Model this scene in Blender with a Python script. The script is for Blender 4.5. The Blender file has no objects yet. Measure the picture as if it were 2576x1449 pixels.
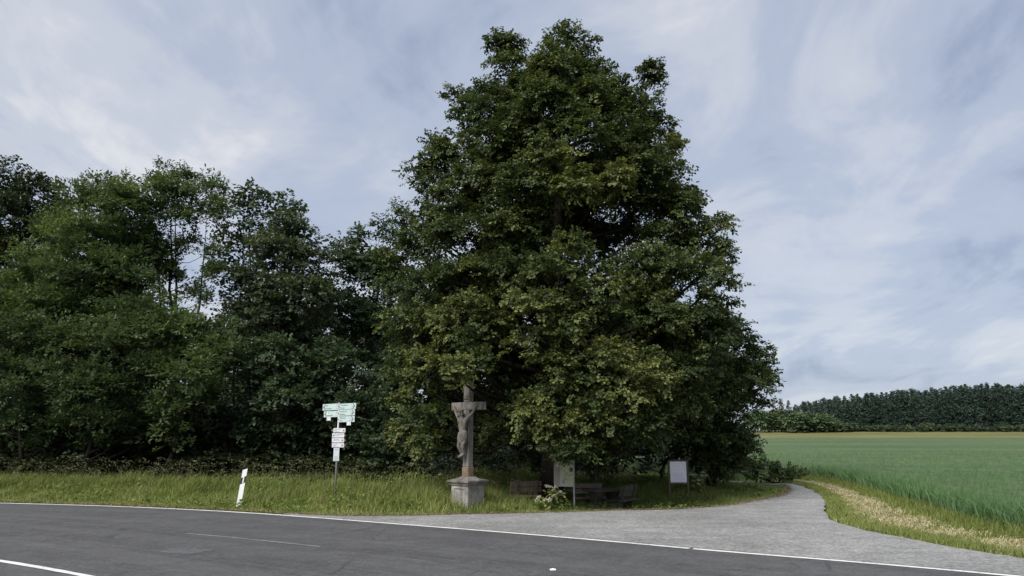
import bpy, bmesh, math, random
import numpy as np
from mathutils import Vector, Matrix

S = bpy.context.scene
COL = S.collection
random.seed(7)
RNG = np.random.default_rng(11)
rad = math.radians

# ------------------------------------------------------------------ camera
CAM_H, PITCH, F = 1.85, rad(11.52), 2576 * 26.0 / 36.0
cd = bpy.data.cameras.new('camera')
cd.sensor_width = 36.0
cd.lens = 26.0
cd.clip_start, cd.clip_end = 0.1, 3000
cam = bpy.data.objects.new('camera', cd)
COL.objects.link(cam)
cam.location = (0, 0, CAM_H)
cam.rotation_euler = (rad(90) + PITCH, 0, 0)
S.camera = cam

# ------------------------------------------------------------------ light
EXPO = 1.6
SUN_DIR = Vector((-0.42, -0.60, 0.68)).normalized()
SUN_EL = math.asin(SUN_DIR.z)
SUN_ROT = math.atan2(SUN_DIR.x, SUN_DIR.y)
S.view_settings.view_transform = 'Standard'
S.view_settings.look = 'None'
S.view_settings.exposure = EXPO
S.view_settings.gamma = 1.0
S.view_settings.use_curve_mapping = False
S.cycles.max_bounces = 6
S.cycles.diffuse_bounces = 3
S.cycles.glossy_bounces = 2
S.cycles.transmission_bounces = 4
S.cycles.transparent_max_bounces = 4
S.cycles.sample_clamp_indirect = 4.0


class NT:
    """tiny helper round a node tree"""
    def __init__(s, tree):
        s.t = tree
        s.n = tree.nodes
        s.l = tree.links

    def add(s, kind, ins=None, **props):
        n = s.n.new(kind)
        for k, v in props.items():
            setattr(n, k, v)
        for k, v in (ins or {}).items():
            s.put(n, k, v)
        return n

    def put(s, n, k, v):
        sock = n.inputs[k]
        if isinstance(v, bpy.types.NodeSocket):
            s.l.new(v, sock)
        elif isinstance(v, bpy.types.Node):
            s.l.new(v.outputs[0], sock)
        else:
            sock.default_value = v

    def math(s, op, a, b=0.0, clamp=False):
        n = s.n.new('ShaderNodeMath')
        n.operation = op
        n.use_clamp = clamp
        s.put(n, 0, a)
        s.put(n, 1, b)
        return n.outputs[0]

    def mix(s, fac, a, b, blend='MIX'):
        n = s.n.new('ShaderNodeMix')
        n.data_type = 'RGBA'
        n.blend_type = blend
        s.put(n, 0, fac)
        s.put(n, 6, a)
        s.put(n, 7, b)
        return n.outputs[2]

    def ramp(s, fac, stops, interp='LINEAR'):
        n = s.n.new('ShaderNodeValToRGB')
        n.color_ramp.interpolation = interp
        e = n.color_ramp.elements
        while len(e) < len(stops):
            e.new(0.5)
        for i, (p, c) in enumerate(stops):
            e[i].position = p
            e[i].color = c if len(c) == 4 else (*c, 1)
        s.put(n, 0, fac)
        return n.outputs[0]

    def noise(s, vec, scale, detail=4.0, rough=0.55, dist=0.0):
        n = s.n.new('ShaderNodeTexNoise')
        s.put(n, 'Vector', vec)
        n.inputs['Scale'].default_value = scale
        n.inputs['Detail'].default_value = detail
        n.inputs['Roughness'].default_value = rough
        n.inputs['Distortion'].default_value = dist
        return n.outputs[0]

    def mapping(s, vec, scale=(1, 1, 1), rot=(0, 0, 0), loc=(0, 0, 0)):
        n = s.n.new('ShaderNodeMapping')
        s.put(n, 'Vector', vec)
        n.inputs['Scale'].default_value = scale
        n.inputs['Rotation'].default_value = rot
        n.inputs['Location'].default_value = loc
        return n.outputs[0]


# world: Nishita sky under a broken layer of grey cloud
W = bpy.data.worlds.new('World')
S.world = W
W.use_nodes = True
w = NT(W.node_tree)
w.n.clear()
tc = w.add('ShaderNodeTexCoord')
sky = w.add('ShaderNodeTexSky', sky_type='NISHITA')
sky.sun_disc = False
sky.sun_elevation = SUN_EL
sky.sun_rotation = SUN_ROT
sep = w.add('ShaderNodeSeparateXYZ', {0: tc.outputs['Generated']})
zz = w.math('ADD', w.math('MAXIMUM', sep.outputs[2], 0.0), 0.26)
pv = w.add('ShaderNodeCombineXYZ', {0: w.math('DIVIDE', sep.outputs[0], zz), 1: w.math('DIVIDE', sep.outputs[1], zz)})
m1 = w.mapping(pv.outputs[0], (1.0, 0.75, 1), (0, 0, rad(-32)), (0.2, 9.1, 0))
n1 = w.noise(m1, 1.05, 6, 0.55, 0.6)
m2 = w.mapping(pv.outputs[0], (1.0, 0.6, 1), (0, 0, rad(38)), (8.8, 3.3, 0))
n2 = w.noise(m2, 2.7, 7, 0.58, 0.6)
cl = w.math('ADD', w.math('MULTIPLY', n1, 0.55), w.math('MULTIPLY', n2, 0.45))
k = 2 ** -EXPO


def sk(r, g, b):
    f = lambda c: ((c / 255 + 0.055) / 1.055) ** 2.4 * k
    return (f(r), f(g), f(b))


ccol = w.ramp(cl, [(0.37, sk(158, 170, 195)), (0.46, sk(184, 194, 214)), (0.53, sk(204, 210, 222)), (0.61, sk(231, 232, 236))], 'EASE')
bgs = w.add('ShaderNodeBackground', {0: sky.outputs[0], 1: 0.05})
bgc = w.add('ShaderNodeBackground', {0: ccol, 1: 1.0})
mx = w.add('ShaderNodeMixShader', {0: 0.9, 1: bgs.outputs[0], 2: bgc.outputs[0]})
w.l.new(mx.outputs[0], w.add('ShaderNodeOutputWorld').inputs[0])

sd = bpy.data.lights.new('sun', 'SUN')
sd.energy = 1.5
sd.angle = rad(28)
sd.color = (1.0, 0.965, 0.91)
sun = bpy.data.objects.new('sun', sd)
COL.objects.link(sun)
sun.rotation_euler = SUN_DIR.to_track_quat('Z', 'Y').to_euler()
sun.location = (-20, -15, 40)

# ------------------------------------------------------------------ helpers: places
CP, SP = math.cos(PITCH), math.sin(PITCH)


def ray(u, v):
    x, y = (u - 1288.0) / F, (724.5 - v) / F
    return np.array([x, CP - y * SP, SP + y * CP])


def P(u, v, d):
    """the point at distance d (metres ahead of the camera) seen in direction u, v"""
    r = ray(u, v)
    return np.array([0, 0, CAM_H]) + r * (d / r[1])


def G(u, v, z=0.0):
    r = ray(u, v)
    t = (z - CAM_H) / r[2]
    return np.array([0, 0, CAM_H]) + r * t


def zpx(px, d):
    return px * d / F


def terrain(x, y):
    x = np.asarray(x, float)
    y = np.asarray(y, float)
    z = np.interp(y, [-60, 36, 240, 262, 300, 360, 2500], [0, 0, 1.55, 2.2, 4.6, 6.0, 20.0])
    z = z - 0.40 * np.exp(-((x - 2.6) / 3.4) ** 2 - ((y - 23.6) / 2.2) ** 2)
    return z


# ------------------------------------------------------------------ helpers: objects
def tag(o, label=None, cat=None, group=None, kind=None):
    if label:
        o['label'] = label
    if cat:
        o['category'] = cat
    if group:
        o['group'] = group
    if kind:
        o['kind'] = kind
    return o


def empty(name, loc, rz=0.0, label=None, cat=None, group=None):
    o = bpy.data.objects.new(name, None)
    o.empty_display_size = 0.2
    COL.objects.link(o)
    o.location = loc
    o.rotation_euler = (0, 0, rz)
    return tag(o, label, cat, group)


def link(name, me, mat=None, parent=None, loc=None):
    o = bpy.data.objects.new(name, me)
    COL.objects.link(o)
    if mat is not None:
        me.materials.clear()
        me.materials.append(mat)
    if parent is not None:
        o.parent = parent
    if loc is not None:
        o.location = loc
    return o


def mesh_np(name, verts, loops, totals, tint=None, smooth=False):
    me = bpy.data.meshes.new(name)
    verts = np.ascontiguousarray(verts, dtype=np.float32)
    loops = np.ascontiguousarray(loops, dtype=np.int32).ravel()
    totals = np.ascontiguousarray(totals, dtype=np.int32)
    me.vertices.add(len(verts))
    me.vertices.foreach_set('co', verts.ravel())
    me.loops.add(len(loops))
    me.loops.foreach_set('vertex_index', loops)
    me.polygons.add(len(totals))
    starts = np.concatenate(([0], np.cumsum(totals)[:-1])).astype(np.int32)
    me.polygons.foreach_set('loop_start', starts)
    me.polygons.foreach_set('loop_total', totals)
    if tint is not None:
        a = me.attributes.new('tint', 'FLOAT', 'FACE')
        a.data.foreach_set('value', np.ascontiguousarray(tint, dtype=np.float32))
    if smooth:
        me.polygons.foreach_set('use_smooth', np.ones(len(totals), dtype=bool))
    me.update()
    me.validate()
    return me


class MB:
    """collects boxes, tubes and faces into one mesh"""
    def __init__(s):
        s.v, s.f = [], []

    def face(s, pts):
        b = len(s.v)
        s.v += [tuple(p) for p in pts]
        s.f.append(tuple(range(b, b + len(pts))))
        return s

    def box(s, c, size, rot=None, bev=0.0):
        bm = bmesh.new()
        bmesh.ops.create_cube(bm, size=1.0)
        for q in bm.verts:
            q.co = Vector((q.co.x * size[0], q.co.y * size[1], q.co.z * size[2]))
        if bev > 0:
            bmesh.ops.bevel(bm, geom=list(bm.edges), offset=bev, segments=1, affect='EDGES')
        M = Matrix.Translation(c)
        if rot is not None:
            M = M @ rot.to_4x4()
        b = len(s.v)
        bm.verts.index_update()
        s.v += [tuple(M @ q.co) for q in bm.verts]
        s.f += [tuple(b + q.index for q in fc.verts) for fc in bm.faces]
        bm.free()
        return s

    def tube(s, pts, radii, n=6, cap=True):
        pts = [Vector(p) for p in pts]
        rings = []
        ref = Vector((0.31, 0.17, 0.93))
        for i, p in enumerate(pts):
            d = (pts[min(i + 1, len(pts) - 1)] - pts[max(i - 1, 0)]).normalized()
            r_ = ref if abs(d.dot(ref)) < 0.95 else Vector((1, 0, 0))
            a = d.cross(r_).normalized()
            c = d.cross(a)
            b = len(s.v)
            for j in range(n):
                t = 2 * math.pi * j / n
                s.v.append(tuple(p + (a * math.cos(t) + c * math.sin(t)) * radii[i]))
            rings.append(b)
        for i in range(len(rings) - 1):
            for j in range(n):
                s.f.append((rings[i] + j, rings[i] + (j + 1) % n, rings[i + 1] + (j + 1) % n, rings[i + 1] + j))
        if cap:
            s.f.append(tuple(rings[-1] + j for j in range(n)))
            s.f.append(tuple(rings[0] + j for j in reversed(range(n))))
        return s

    def prism(s, outline, y0, y1):
        """outline in x, z extruded from y0 to y1"""
        n = len(outline)
        b = len(s.v)
        for y in (y0, y1):
            s.v += [(x, y, z) for x, z in outline]
        s.f.append(tuple(b + i for i in range(n)))
        s.f.append(tuple(b + n + i for i in reversed(range(n))))
        for i in range(n):
            j = (i + 1) % n
            s.f.append((b + i, b + n + i, b + n + j, b + j))
        return s

    def mesh(s, name, smooth=False):
        me = bpy.data.meshes.new(name)
        me.from_pydata(s.v, [], s.f)
        bm = bmesh.new()
        bm.from_mesh(me)
        bmesh.ops.recalc_face_normals(bm, faces=bm.faces)
        bm.to_mesh(me)
        bm.free()
        if smooth:
            for p in me.polygons:
                p.use_smooth = True
        return me

    def build(s, name, mat, parent=None, smooth=False, loc=None):
        return link(name, s.mesh(name, smooth), mat, parent, loc)


def rz_m(a):
    return Matrix.Rotation(a, 3, 'Z')


# ------------------------------------------------------------------ materials
def new_mat(name):
    m = bpy.data.materials.new(name)
    m.use_nodes = True
    t = NT(m.node_tree)
    t.n.clear()
    out = t.add('ShaderNodeOutputMaterial')
    return m, t, out


def bsdf(t, out, col, rough=0.8, bump=None, bstr=0.3, bdist=0.01, spec=0.3, metal=0.0):
    b = t.add('ShaderNodeBsdfPrincipled', {'Base Color': col, 'Roughness': rough, 'Specular IOR Level': spec, 'Metallic': metal})
    if bump is not None:
        bn = t.add('ShaderNodeBump', {'Height': bump, 'Strength': bstr, 'Distance': bdist})
        t.l.new(bn.outputs[0], b.inputs['Normal'])
    t.l.new(b.outputs[0], out.inputs[0])
    return b


def leaf_mat(name, dark, mid, light, trans=0.3, rough=0.5, nscale=0.7, spec=0.25, ovar=0.0):
    m, t, out = new_mat(name)
    a = t.add('ShaderNodeAttribute', attribute_name='tint')
    geo = t.add('ShaderNodeNewGeometry')
    nz = t.noise(geo.outputs['Position'], nscale, 3)
    oi = t.add('ShaderNodeObjectInfo')
    f = t.math('ADD', a.outputs['Fac'], t.math('MULTIPLY', t.math('SUBTRACT', nz, 0.5), 0.6))
    f = t.math('ADD', f, t.math('MULTIPLY', t.math('SUBTRACT', oi.outputs['Random'], 0.5), ovar), clamp=True)
    c = t.ramp(f, [(0.0, dark), (0.5, mid), (1.0, light)])
    pb = t.add('ShaderNodeBsdfPrincipled', {'Base Color': c, 'Roughness': rough, 'Specular IOR Level': spec})
    tr = t.add('ShaderNodeBsdfTranslucent', {'Color': t.mix(1.0, c, (1.0, 1.0, 0.55, 1), 'MULTIPLY')})
    mxs = t.add('ShaderNodeMixShader', {0: trans, 1: pb.outputs[0], 2: tr.outputs[0]})
    t.l.new(mxs.outputs[0], out.inputs[0])
    return m


def plain(name, col, rough=0.7, var=0.25, scale=8.0, bstr=0.2, spec=0.3, metal=0.0):
    m, t, out = new_mat(name)
    tcn = t.add('ShaderNodeTexCoord')
    nz = t.noise(tcn.outputs['Object'], scale, 5, 0.6)
    lo = tuple(c * (1 - var) for c in col)
    hi = tuple(min(1, c * (1 + var)) for c in col)
    c = t.ramp(nz, [(0.3, lo), (0.7, hi)])
    bsdf(t, out, c, rough, nz, bstr, 0.005, spec, metal)
    return m


def asphalt(name, a, b, patch, fine=70.0, bstr=0.5, road=False):
    m, t, out = new_mat(name)
    geo = t.add('ShaderNodeNewGeometry')
    pos = geo.outputs['Position']
    n0 = t.noise(pos, 0.35, 5, 0.6, 0.4)
    n1_ = t.noise(t.mapping(pos, (0.25, 1.6, 1), (0, 0, rad(-21))), 1.3, 5, 0.6)
    n3 = t.noise(pos, 11.0, 3, 0.7)
    vo = t.add('ShaderNodeTexVoronoi', {'Vector': pos, 'Scale': fine})
    c = t.mix(t.ramp(n0, [(0.35, (0, 0, 0)), (0.65, (1, 1, 1))]), (*a, 1), (*b, 1))
    c = t.mix(t.math('MULTIPLY', t.ramp(n1_, [(0.48, (0, 0, 0)), (0.7, (1, 1, 1))]), 0.45), c, (*patch, 1))
    c = t.mix(0.55, c, t.ramp(n3, [(0.25, (0.55, 0.55, 0.55)), (0.75, (1.5, 1.5, 1.5))]), 'MULTIPLY')
    sepc = t.add('ShaderNodeSeparateColor', {0: vo.outputs['Color']})
    c = t.mix(0.6, c, t.ramp(sepc.outputs[0], [(0.0, (0.55, 0.55, 0.55)), (1.0, (1.5, 1.5, 1.5))]), 'MULTIPLY')
    n4 = t.noise(pos, 2.3, 6, 0.7, 0.5)
    c = t.mix(0.7, c, t.ramp(n4, [(0.3, (0.72, 0.72, 0.72)), (0.7, (1.28, 1.28, 1.28))]), 'MULTIPLY')
    if road:
        uv = t.add('ShaderNodeUVMap', uv_map='lane')
        sx = t.add('ShaderNodeSeparateXYZ', {0: uv.outputs[0]})
        lat = sx.outputs[1]
        st = t.noise(t.mapping(uv.outputs[0], (0.12, 3.2, 1)), 1.6, 6, 0.65)
        c = t.mix(0.75, c, t.ramp(st, [(0.3, (0.78, 0.78, 0.79)), (0.7, (1.22, 1.21, 1.2))]), 'MULTIPLY')
        wv = t.math('COSINE', t.math('MULTIPLY', t.math('SUBTRACT', lat, 0.85), 2 * math.pi / 1.65))
        c = t.mix(t.math('MULTIPLY', t.math('MAXIMUM', wv, 0.0), 0.30), c, (0.115, 0.114, 0.112, 1))
        ck = t.add('ShaderNodeTexVoronoi', {'Vector': t.mix(0.08, pos, t.add('ShaderNodeTexNoise', {'Vector': pos, 'Scale': 2.5}).outputs[1], 'ADD'), 'Scale': 0.42}, feature='DISTANCE_TO_EDGE')
        cm = t.math('MULTIPLY', t.math('LESS_THAN', ck.outputs[0], 0.006), t.ramp(n0, [(0.5, (0, 0, 0)), (0.56, (1, 1, 1))]))
        c = t.mix(t.math('MULTIPLY', cm, 0.45), c, (0.03, 0.03, 0.03, 1))
    h = t.math('ADD', t.math('MULTIPLY', vo.outputs['Distance'], 0.7), n3)
    bsdf(t, out, c, 0.82, h, bstr, 0.006, 0.3)
    return m


def stone_mat(name, base, light, lichen):
    m, t, out = new_mat(name)
    tcn = t.add('ShaderNodeTexCoord')
    pos = tcn.outputs['Object']
    n0 = t.noise(pos, 3.2, 8, 0.65, 0.3)
    n1_ = t.noise(t.mapping(pos, (6, 6, 0.9)), 1.5, 6, 0.6)
    n2_ = t.noise(pos, 9.0, 5, 0.6)
    n3 = t.noise(pos, 45.0, 4, 0.7)
    c = t.ramp(n0, [(0.3, tuple(x * 0.55 for x in base)), (0.5, base), (0.68, light)])
    c = t.mix(t.ramp(n1_, [(0.5, (0, 0, 0)), (0.72, (0.75, 0.75, 0.75))]), c, tuple(x * 0.35 for x in base) + (1,))
    c = t.mix(t.ramp(n2_, [(0.58, (0, 0, 0)), (0.7, (0.7, 0.7, 0.7))]), c, (*lichen, 1))
    h = t.math('ADD', n0, t.math('MULTIPLY', n3, 0.4))
    bsdf(t, out, c, 0.92, h, 0.7, 0.02, 0.15)
    return m


def wood_mat(name, a, b):
    m, t, out = new_mat(name)
    tcn = t.add('ShaderNodeTexCoord')
    pos = tcn.outputs['Object']
    g = t.noise(t.mapping(pos, (1.2, 14, 14)), 2.0, 6, 0.65, 0.6)
    n0 = t.noise(pos, 2.5, 4)
    c = t.ramp(g, [(0.3, a), (0.7, b)])
    c = t.mix(t.ramp(n0, [(0.5, (0, 0, 0)), (0.7, (0.6, 0.6, 0.6))]), c, (0.05, 0.07, 0.035, 1))
    bsdf(t, out, c, 0.85, g, 0.5, 0.006, 0.26)
    return m


M = {}
M['road'] = asphalt('road_asphalt', (0.070, 0.070, 0.071), (0.086, 0.086, 0.087), (0.104, 0.104, 0.106), road=True)
M['lot'] = asphalt('grey_chippings', (0.205, 0.203, 0.197), (0.285, 0.283, 0.276), (0.155, 0.150, 0.143), 26.0, 0.9)
M['tar'] = asphalt('repair_asphalt', (0.094, 0.097, 0.10), (0.11, 0.113, 0.117), (0.12, 0.12, 0.124))
M['leaf_lime'] = leaf_mat('lime_leaf', (0.033, 0.051, 0.021), (0.076, 0.104, 0.038), (0.225, 0.24, 0.078), 0.36, 0.5, 0.55)
M['leaf_lime2'] = leaf_mat('lime_leaf_pale', (0.03, 0.05, 0.02), (0.07, 0.1, 0.034), (0.17, 0.19, 0.06), 0.28)
M['leaf_robinia'] = leaf_mat('robinia_leaf', (0.042, 0.068, 0.033), (0.088, 0.128, 0.060), (0.18, 0.225, 0.105), 0.45)
M['leaf_dark'] = leaf_mat('dark_leaf', (0.022, 0.034, 0.016), (0.044, 0.060, 0.026), (0.095, 0.11, 0.045), 0.26)
M['leaf_grey'] = leaf_mat('grey_green_leaf', (0.044, 0.062, 0.036), (0.080, 0.106, 0.058), (0.145, 0.17, 0.095), 0.34)
M['leaf_maple'] = leaf_mat('blue_green_leaf', (0.032, 0.055, 0.031), (0.064, 0.099, 0.052), (0.125, 0.165, 0.085), 0.38)
M['needle'] = leaf_mat('hazed_pine_needle', (0.030, 0.052, 0.042), (0.052, 0.084, 0.064), (0.076, 0.108, 0.075), 0.1, 0.7, 0.05, ovar=0.55)  # bluish and lifted, distance haze put into the needle colour
M['leaf_far'] = leaf_mat('far_bush_leaf', (0.06, 0.095, 0.05), (0.105, 0.155, 0.08), (0.165, 0.22, 0.105), 0.2, 0.7, 0.08, ovar=0.5)
M['grass'] = leaf_mat('verge_grass', (0.10, 0.135, 0.030), (0.19, 0.23, 0.058), (0.31, 0.32, 0.125), 0.3, 0.6, 0.45)
M['grass_dark'] = leaf_mat('shade_grass', (0.07, 0.12, 0.034), (0.13, 0.195, 0.052), (0.20, 0.255, 0.085), 0.3, 0.6, 0.5)  # darker copy of the verge grass, crown shade in its colour
M['seed'] = leaf_mat('grass_seed', (0.11, 0.11, 0.05), (0.20, 0.19, 0.105), (0.33, 0.30, 0.19), 0.25, 0.8, 0.5)
M['straw'] = leaf_mat('mown_straw', (0.27, 0.235, 0.11), (0.41, 0.365, 0.20), (0.55, 0.50, 0.31), 0.2, 0.8, 0.9)
M['crop'] = leaf_mat('barley_blade', (0.045, 0.098, 0.036), (0.085, 0.165, 0.064), (0.15, 0.25, 0.095), 0.25, 0.5, 0.4)
M['leaf_shrub'] = leaf_mat('shrub_leaf', (0.055, 0.088, 0.034), (0.095, 0.14, 0.052), (0.16, 0.21, 0.08), 0.35)
M['weed'] = leaf_mat('weed_leaf', (0.08, 0.12, 0.03), (0.14, 0.20, 0.05), (0.24, 0.30, 0.09), 0.35)
M['leaf_robinia_light'] = leaf_mat('pale_robinia_leaf', (0.048, 0.076, 0.034), (0.10, 0.145, 0.062), (0.20, 0.25, 0.105), 0.45)  # paler tone of the robinia leaf
M['litter'] = leaf_mat('leaf_litter', (0.10, 0.065, 0.04), (0.19, 0.13, 0.085), (0.33, 0.26, 0.18), 0.1, 0.9, 1.0)
M['flower'] = leaf_mat('white_umbel', (0.55, 0.56, 0.42), (0.72, 0.72, 0.6), (0.85, 0.85, 0.76), 0.3, 0.7)
M['bark'] = plain('bark', (0.022, 0.019, 0.016), 0.95, 0.45, 5.0, 0.9, 0.1)
M['bark_grey'] = plain('grey_bark', (0.07, 0.064, 0.055), 0.95, 0.4, 5.0, 0.9, 0.1)
M['stone'] = stone_mat('weathered_sandstone', (0.165, 0.15, 0.132), (0.285, 0.268, 0.242), (0.12, 0.11, 0.098))
M['stone_grey'] = stone_mat('grey_plinth_stone', (0.25, 0.24, 0.22), (0.38, 0.37, 0.34), (0.16, 0.155, 0.125))
M['stone_rust'] = stone_mat('lichen_stone', (0.16, 0.12, 0.085), (0.235, 0.185, 0.13), (0.20, 0.135, 0.07))
M['stone_fig'] = stone_mat('carved_stone', (0.145, 0.13, 0.112), (0.245, 0.225, 0.20), (0.095, 0.085, 0.072))
M['wood'] = wood_mat('weathered_oak', (0.085, 0.072, 0.058), (0.2, 0.175, 0.145))
M['wood_dark'] = wood_mat('dark_timber', (0.05, 0.044, 0.037), (0.13, 0.112, 0.094))
M['wood_brown'] = wood_mat('brown_plank', (0.08, 0.062, 0.045), (0.16, 0.125, 0.092))
M['steel'] = plain('galvanised_steel', (0.36, 0.37, 0.38), 0.45, 0.12, 20, 0.05, 0.4, 0.55)
M['white'] = plain('white_plastic', (0.88, 0.89, 0.90), 0.5, 0.04, 6, 0.05, 0.4)
M['black'] = plain('black_plastic', (0.02, 0.02, 0.022), 0.5, 0.2, 6, 0.05, 0.4)
M['reflector'] = plain('reflector', (0.74, 0.76, 0.78), 0.15, 0.05, 30, 0.1, 0.8)
M['sign_mint'] = plain('pale_green_sign', (0.47, 0.56, 0.555), 0.45, 0.04, 4, 0.02, 0.4)
M['sign_white'] = plain('white_sign', (0.68, 0.68, 0.71), 0.45, 0.03, 4, 0.02, 0.4)
M['sign_pale'] = plain('pale_plate', (0.55, 0.60, 0.62), 0.45, 0.05, 4, 0.02, 0.4)
M['print_green'] = plain('green_print', (0.06, 0.20, 0.17), 0.6, 0.05, 4, 0.0)
M['print_grey'] = plain('grey_print', (0.20, 0.24, 0.25), 0.6, 0.05, 4, 0.0)
M['print_black'] = plain('black_print', (0.03, 0.05, 0.05), 0.6, 0.05, 4, 0.0)
M['arrow_tip'] = plain('faded_arrow_tip', (0.17, 0.14, 0.10), 0.7, 0.2, 10, 0.1)
M['poster'] = plain('lilac_poster', (0.78, 0.77, 0.86), 0.4, 0.04, 3, 0.02, 0.4)
M['poster_print'] = plain('poster_print', (0.56, 0.55, 0.64), 0.5, 0.04, 3, 0.0)
M['poster_white'] = plain('poster_white', (0.9, 0.9, 0.91), 0.5, 0.02, 3, 0.0)
M['paper'] = plain('map_paper', (0.33, 0.34, 0.295), 0.5, 0.06, 5, 0.02, 0.4)
M['paper_tan'] = plain('tan_panel', (0.25, 0.22, 0.175), 0.5, 0.1, 6, 0.02, 0.4)


def paint_mat():
    m, t, out = new_mat('road_paint')
    geo = t.add('ShaderNodeNewGeometry')
    pos = geo.outputs['Position']
    n0 = t.noise(pos, 14, 5, 0.75)
    n1_ = t.noise(pos, 1.2, 3, 0.6)
    f = t.math('ADD', t.math('MULTIPLY', n0, 0.6), t.math('MULTIPLY', n1_, 0.4))
    c = t.ramp(f, [(0.36, (0.2, 0.2, 0.26)), (0.46, (0.70, 0.69, 0.66)), (0.7, (0.80, 0.79, 0.76))])
    bsdf(t, out, c, 0.7, n0, 0.3, 0.004, 0.3)
    return m


M['paint'] = paint_mat()
M['paint_old'] = asphalt('worn_paint', (0.19, 0.19, 0.195), (0.27, 0.27, 0.275), (0.13, 0.13, 0.13))


def map_mat():
    m, t, out = new_mat('map_print')
    tcn = t.add('ShaderNodeTexCoord')
    pos = tcn.outputs['Object']
    n0 = t.noise(pos, 7.0, 5, 0.6, 1.2)
    n1_ = t.noise(pos, 12.0, 4, 0.6, 2.0)
    c = t.ramp(n0, [(0.35, (0.20, 0.24, 0.13)), (0.47, (0.33, 0.34, 0.22)), (0.6, (0.45, 0.42, 0.26)), (0.7, (0.30, 0.34, 0.24))])
    c = t.mix(t.ramp(n1_, [(0.485, (0, 0, 0)), (0.5, (1, 1, 1)), (0.515, (0, 0, 0))]), c, (0.5, 0.47, 0.38, 1))
    bsdf(t, out, c, 0.45)
    return m


M['map'] = map_mat()


def ground_mat():
    m, t, out = new_mat('soil_and_grass')
    geo = t.add('ShaderNodeNewGeometry')
    pos = geo.outputs['Position']
    n0 = t.noise(pos, 0.9, 6, 0.6)
    n1_ = t.noise(pos, 16.0, 4, 0.7)
    c = t.ramp(n0, [(0.35, (0.055, 0.085, 0.022)), (0.6, (0.10, 0.135, 0.034))])
    c = t.mix(0.6, c, t.ramp(n1_, [(0.25, (0.4, 0.4, 0.4)), (0.75, (1.5, 1.4, 1.2))]), 'MULTIPLY')
    bsdf(t, out, c, 0.95, n1_, 0.8, 0.03, 0.1)
    return m


M['ground'] = ground_mat()


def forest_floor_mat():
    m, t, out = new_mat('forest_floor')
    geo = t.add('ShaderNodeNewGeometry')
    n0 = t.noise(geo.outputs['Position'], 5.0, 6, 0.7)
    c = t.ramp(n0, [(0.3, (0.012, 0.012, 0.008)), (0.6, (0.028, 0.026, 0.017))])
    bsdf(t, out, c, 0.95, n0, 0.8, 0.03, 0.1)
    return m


M['forest_floor'] = forest_floor_mat()


def crop_mat():
    m, t, out = new_mat('barley_canopy')
    geo = t.add('ShaderNodeNewGeometry')
    pos = geo.outputs['Position']
    n0 = t.noise(t.mapping(pos, (0.35, 1, 1), (0, 0, rad(12))), 0.06, 5, 0.6, 0.3)
    n1_ = t.noise(t.mapping(pos, (1, 0.35, 1)), 5.0, 5, 0.75)
    n2_ = t.noise(pos, 0.9, 5, 0.7)
    sp = t.add('ShaderNodeSeparateXYZ', {0: t.mapping(pos, (1, 1, 1), (0, 0, rad(24)))})
    fr = t.math('FRACT', t.math('DIVIDE', t.math('ADD', sp.outputs[1], t.math('MULTIPLY', n0, 3.0)), 19.0))
    tram = t.math('LESS_THAN', fr, 0.05)
    c = t.ramp(n0, [(0.3, (0.068, 0.114, 0.050)), (0.5, (0.094, 0.143, 0.066)), (0.7, (0.126, 0.166, 0.082))])
    c = t.mix(t.math('MULTIPLY', tram, 0.6), c, (0.045, 0.105, 0.045, 1))
    c = t.mix(0.75, c, t.ramp(n1_, [(0.32, (0.4, 0.42, 0.4)), (0.68, (1.55, 1.5, 1.4))]), 'MULTIPLY')
    c = t.mix(0.5, c, t.ramp(n2_, [(0.3, (0.72, 0.72, 0.72)), (0.7, (1.25, 1.25, 1.25))]), 'MULTIPLY')
    bsdf(t, out, c, 0.9, t.math('ADD', n1_, n2_), 0.9, 0.12, 0.15)
    return m


M['canopy'] = crop_mat()


def strip_mat():
    m, t, out = new_mat('dry_meadow')
    geo = t.add('ShaderNodeNewGeometry')
    pos = geo.outputs['Position']
    n0 = t.noise(t.mapping(pos, (0.25, 1, 1)), 0.12, 6, 0.65)
    c = t.ramp(n0, [(0.3, (0.10, 0.12, 0.045)), (0.5, (0.15, 0.15, 0.062)), (0.7, (0.20, 0.18, 0.085))])
    bsdf(t, out, c, 0.95, n0, 0.5, 0.3, 0.1)
    return m


M['meadow'] = strip_mat()

# ------------------------------------------------------------------ ground and roads
def resample(pts, step):
    pts = np.asarray(pts, float)
    out = [pts[0]]
    for a, b in zip(pts[:-1], pts[1:]):
        n = max(1, int(np.linalg.norm(b - a) / step))
        for i in range(1, n + 1):
            out.append(a + (b - a) * i / n)
    return np.array(out)


def smooth_line(pts, it=2):
    pts = np.asarray(pts, float)
    for _ in range(it):
        q = [pts[0]]
        for a, b in zip(pts[:-1], pts[1:]):
            q += [a * 0.75 + b * 0.25, a * 0.25 + b * 0.75]
        q.append(pts[-1])
        pts = np.array(q)
    return pts


def gl(pxs):
    return np.array([G(u, v)[:2] for u, v in pxs])


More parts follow.
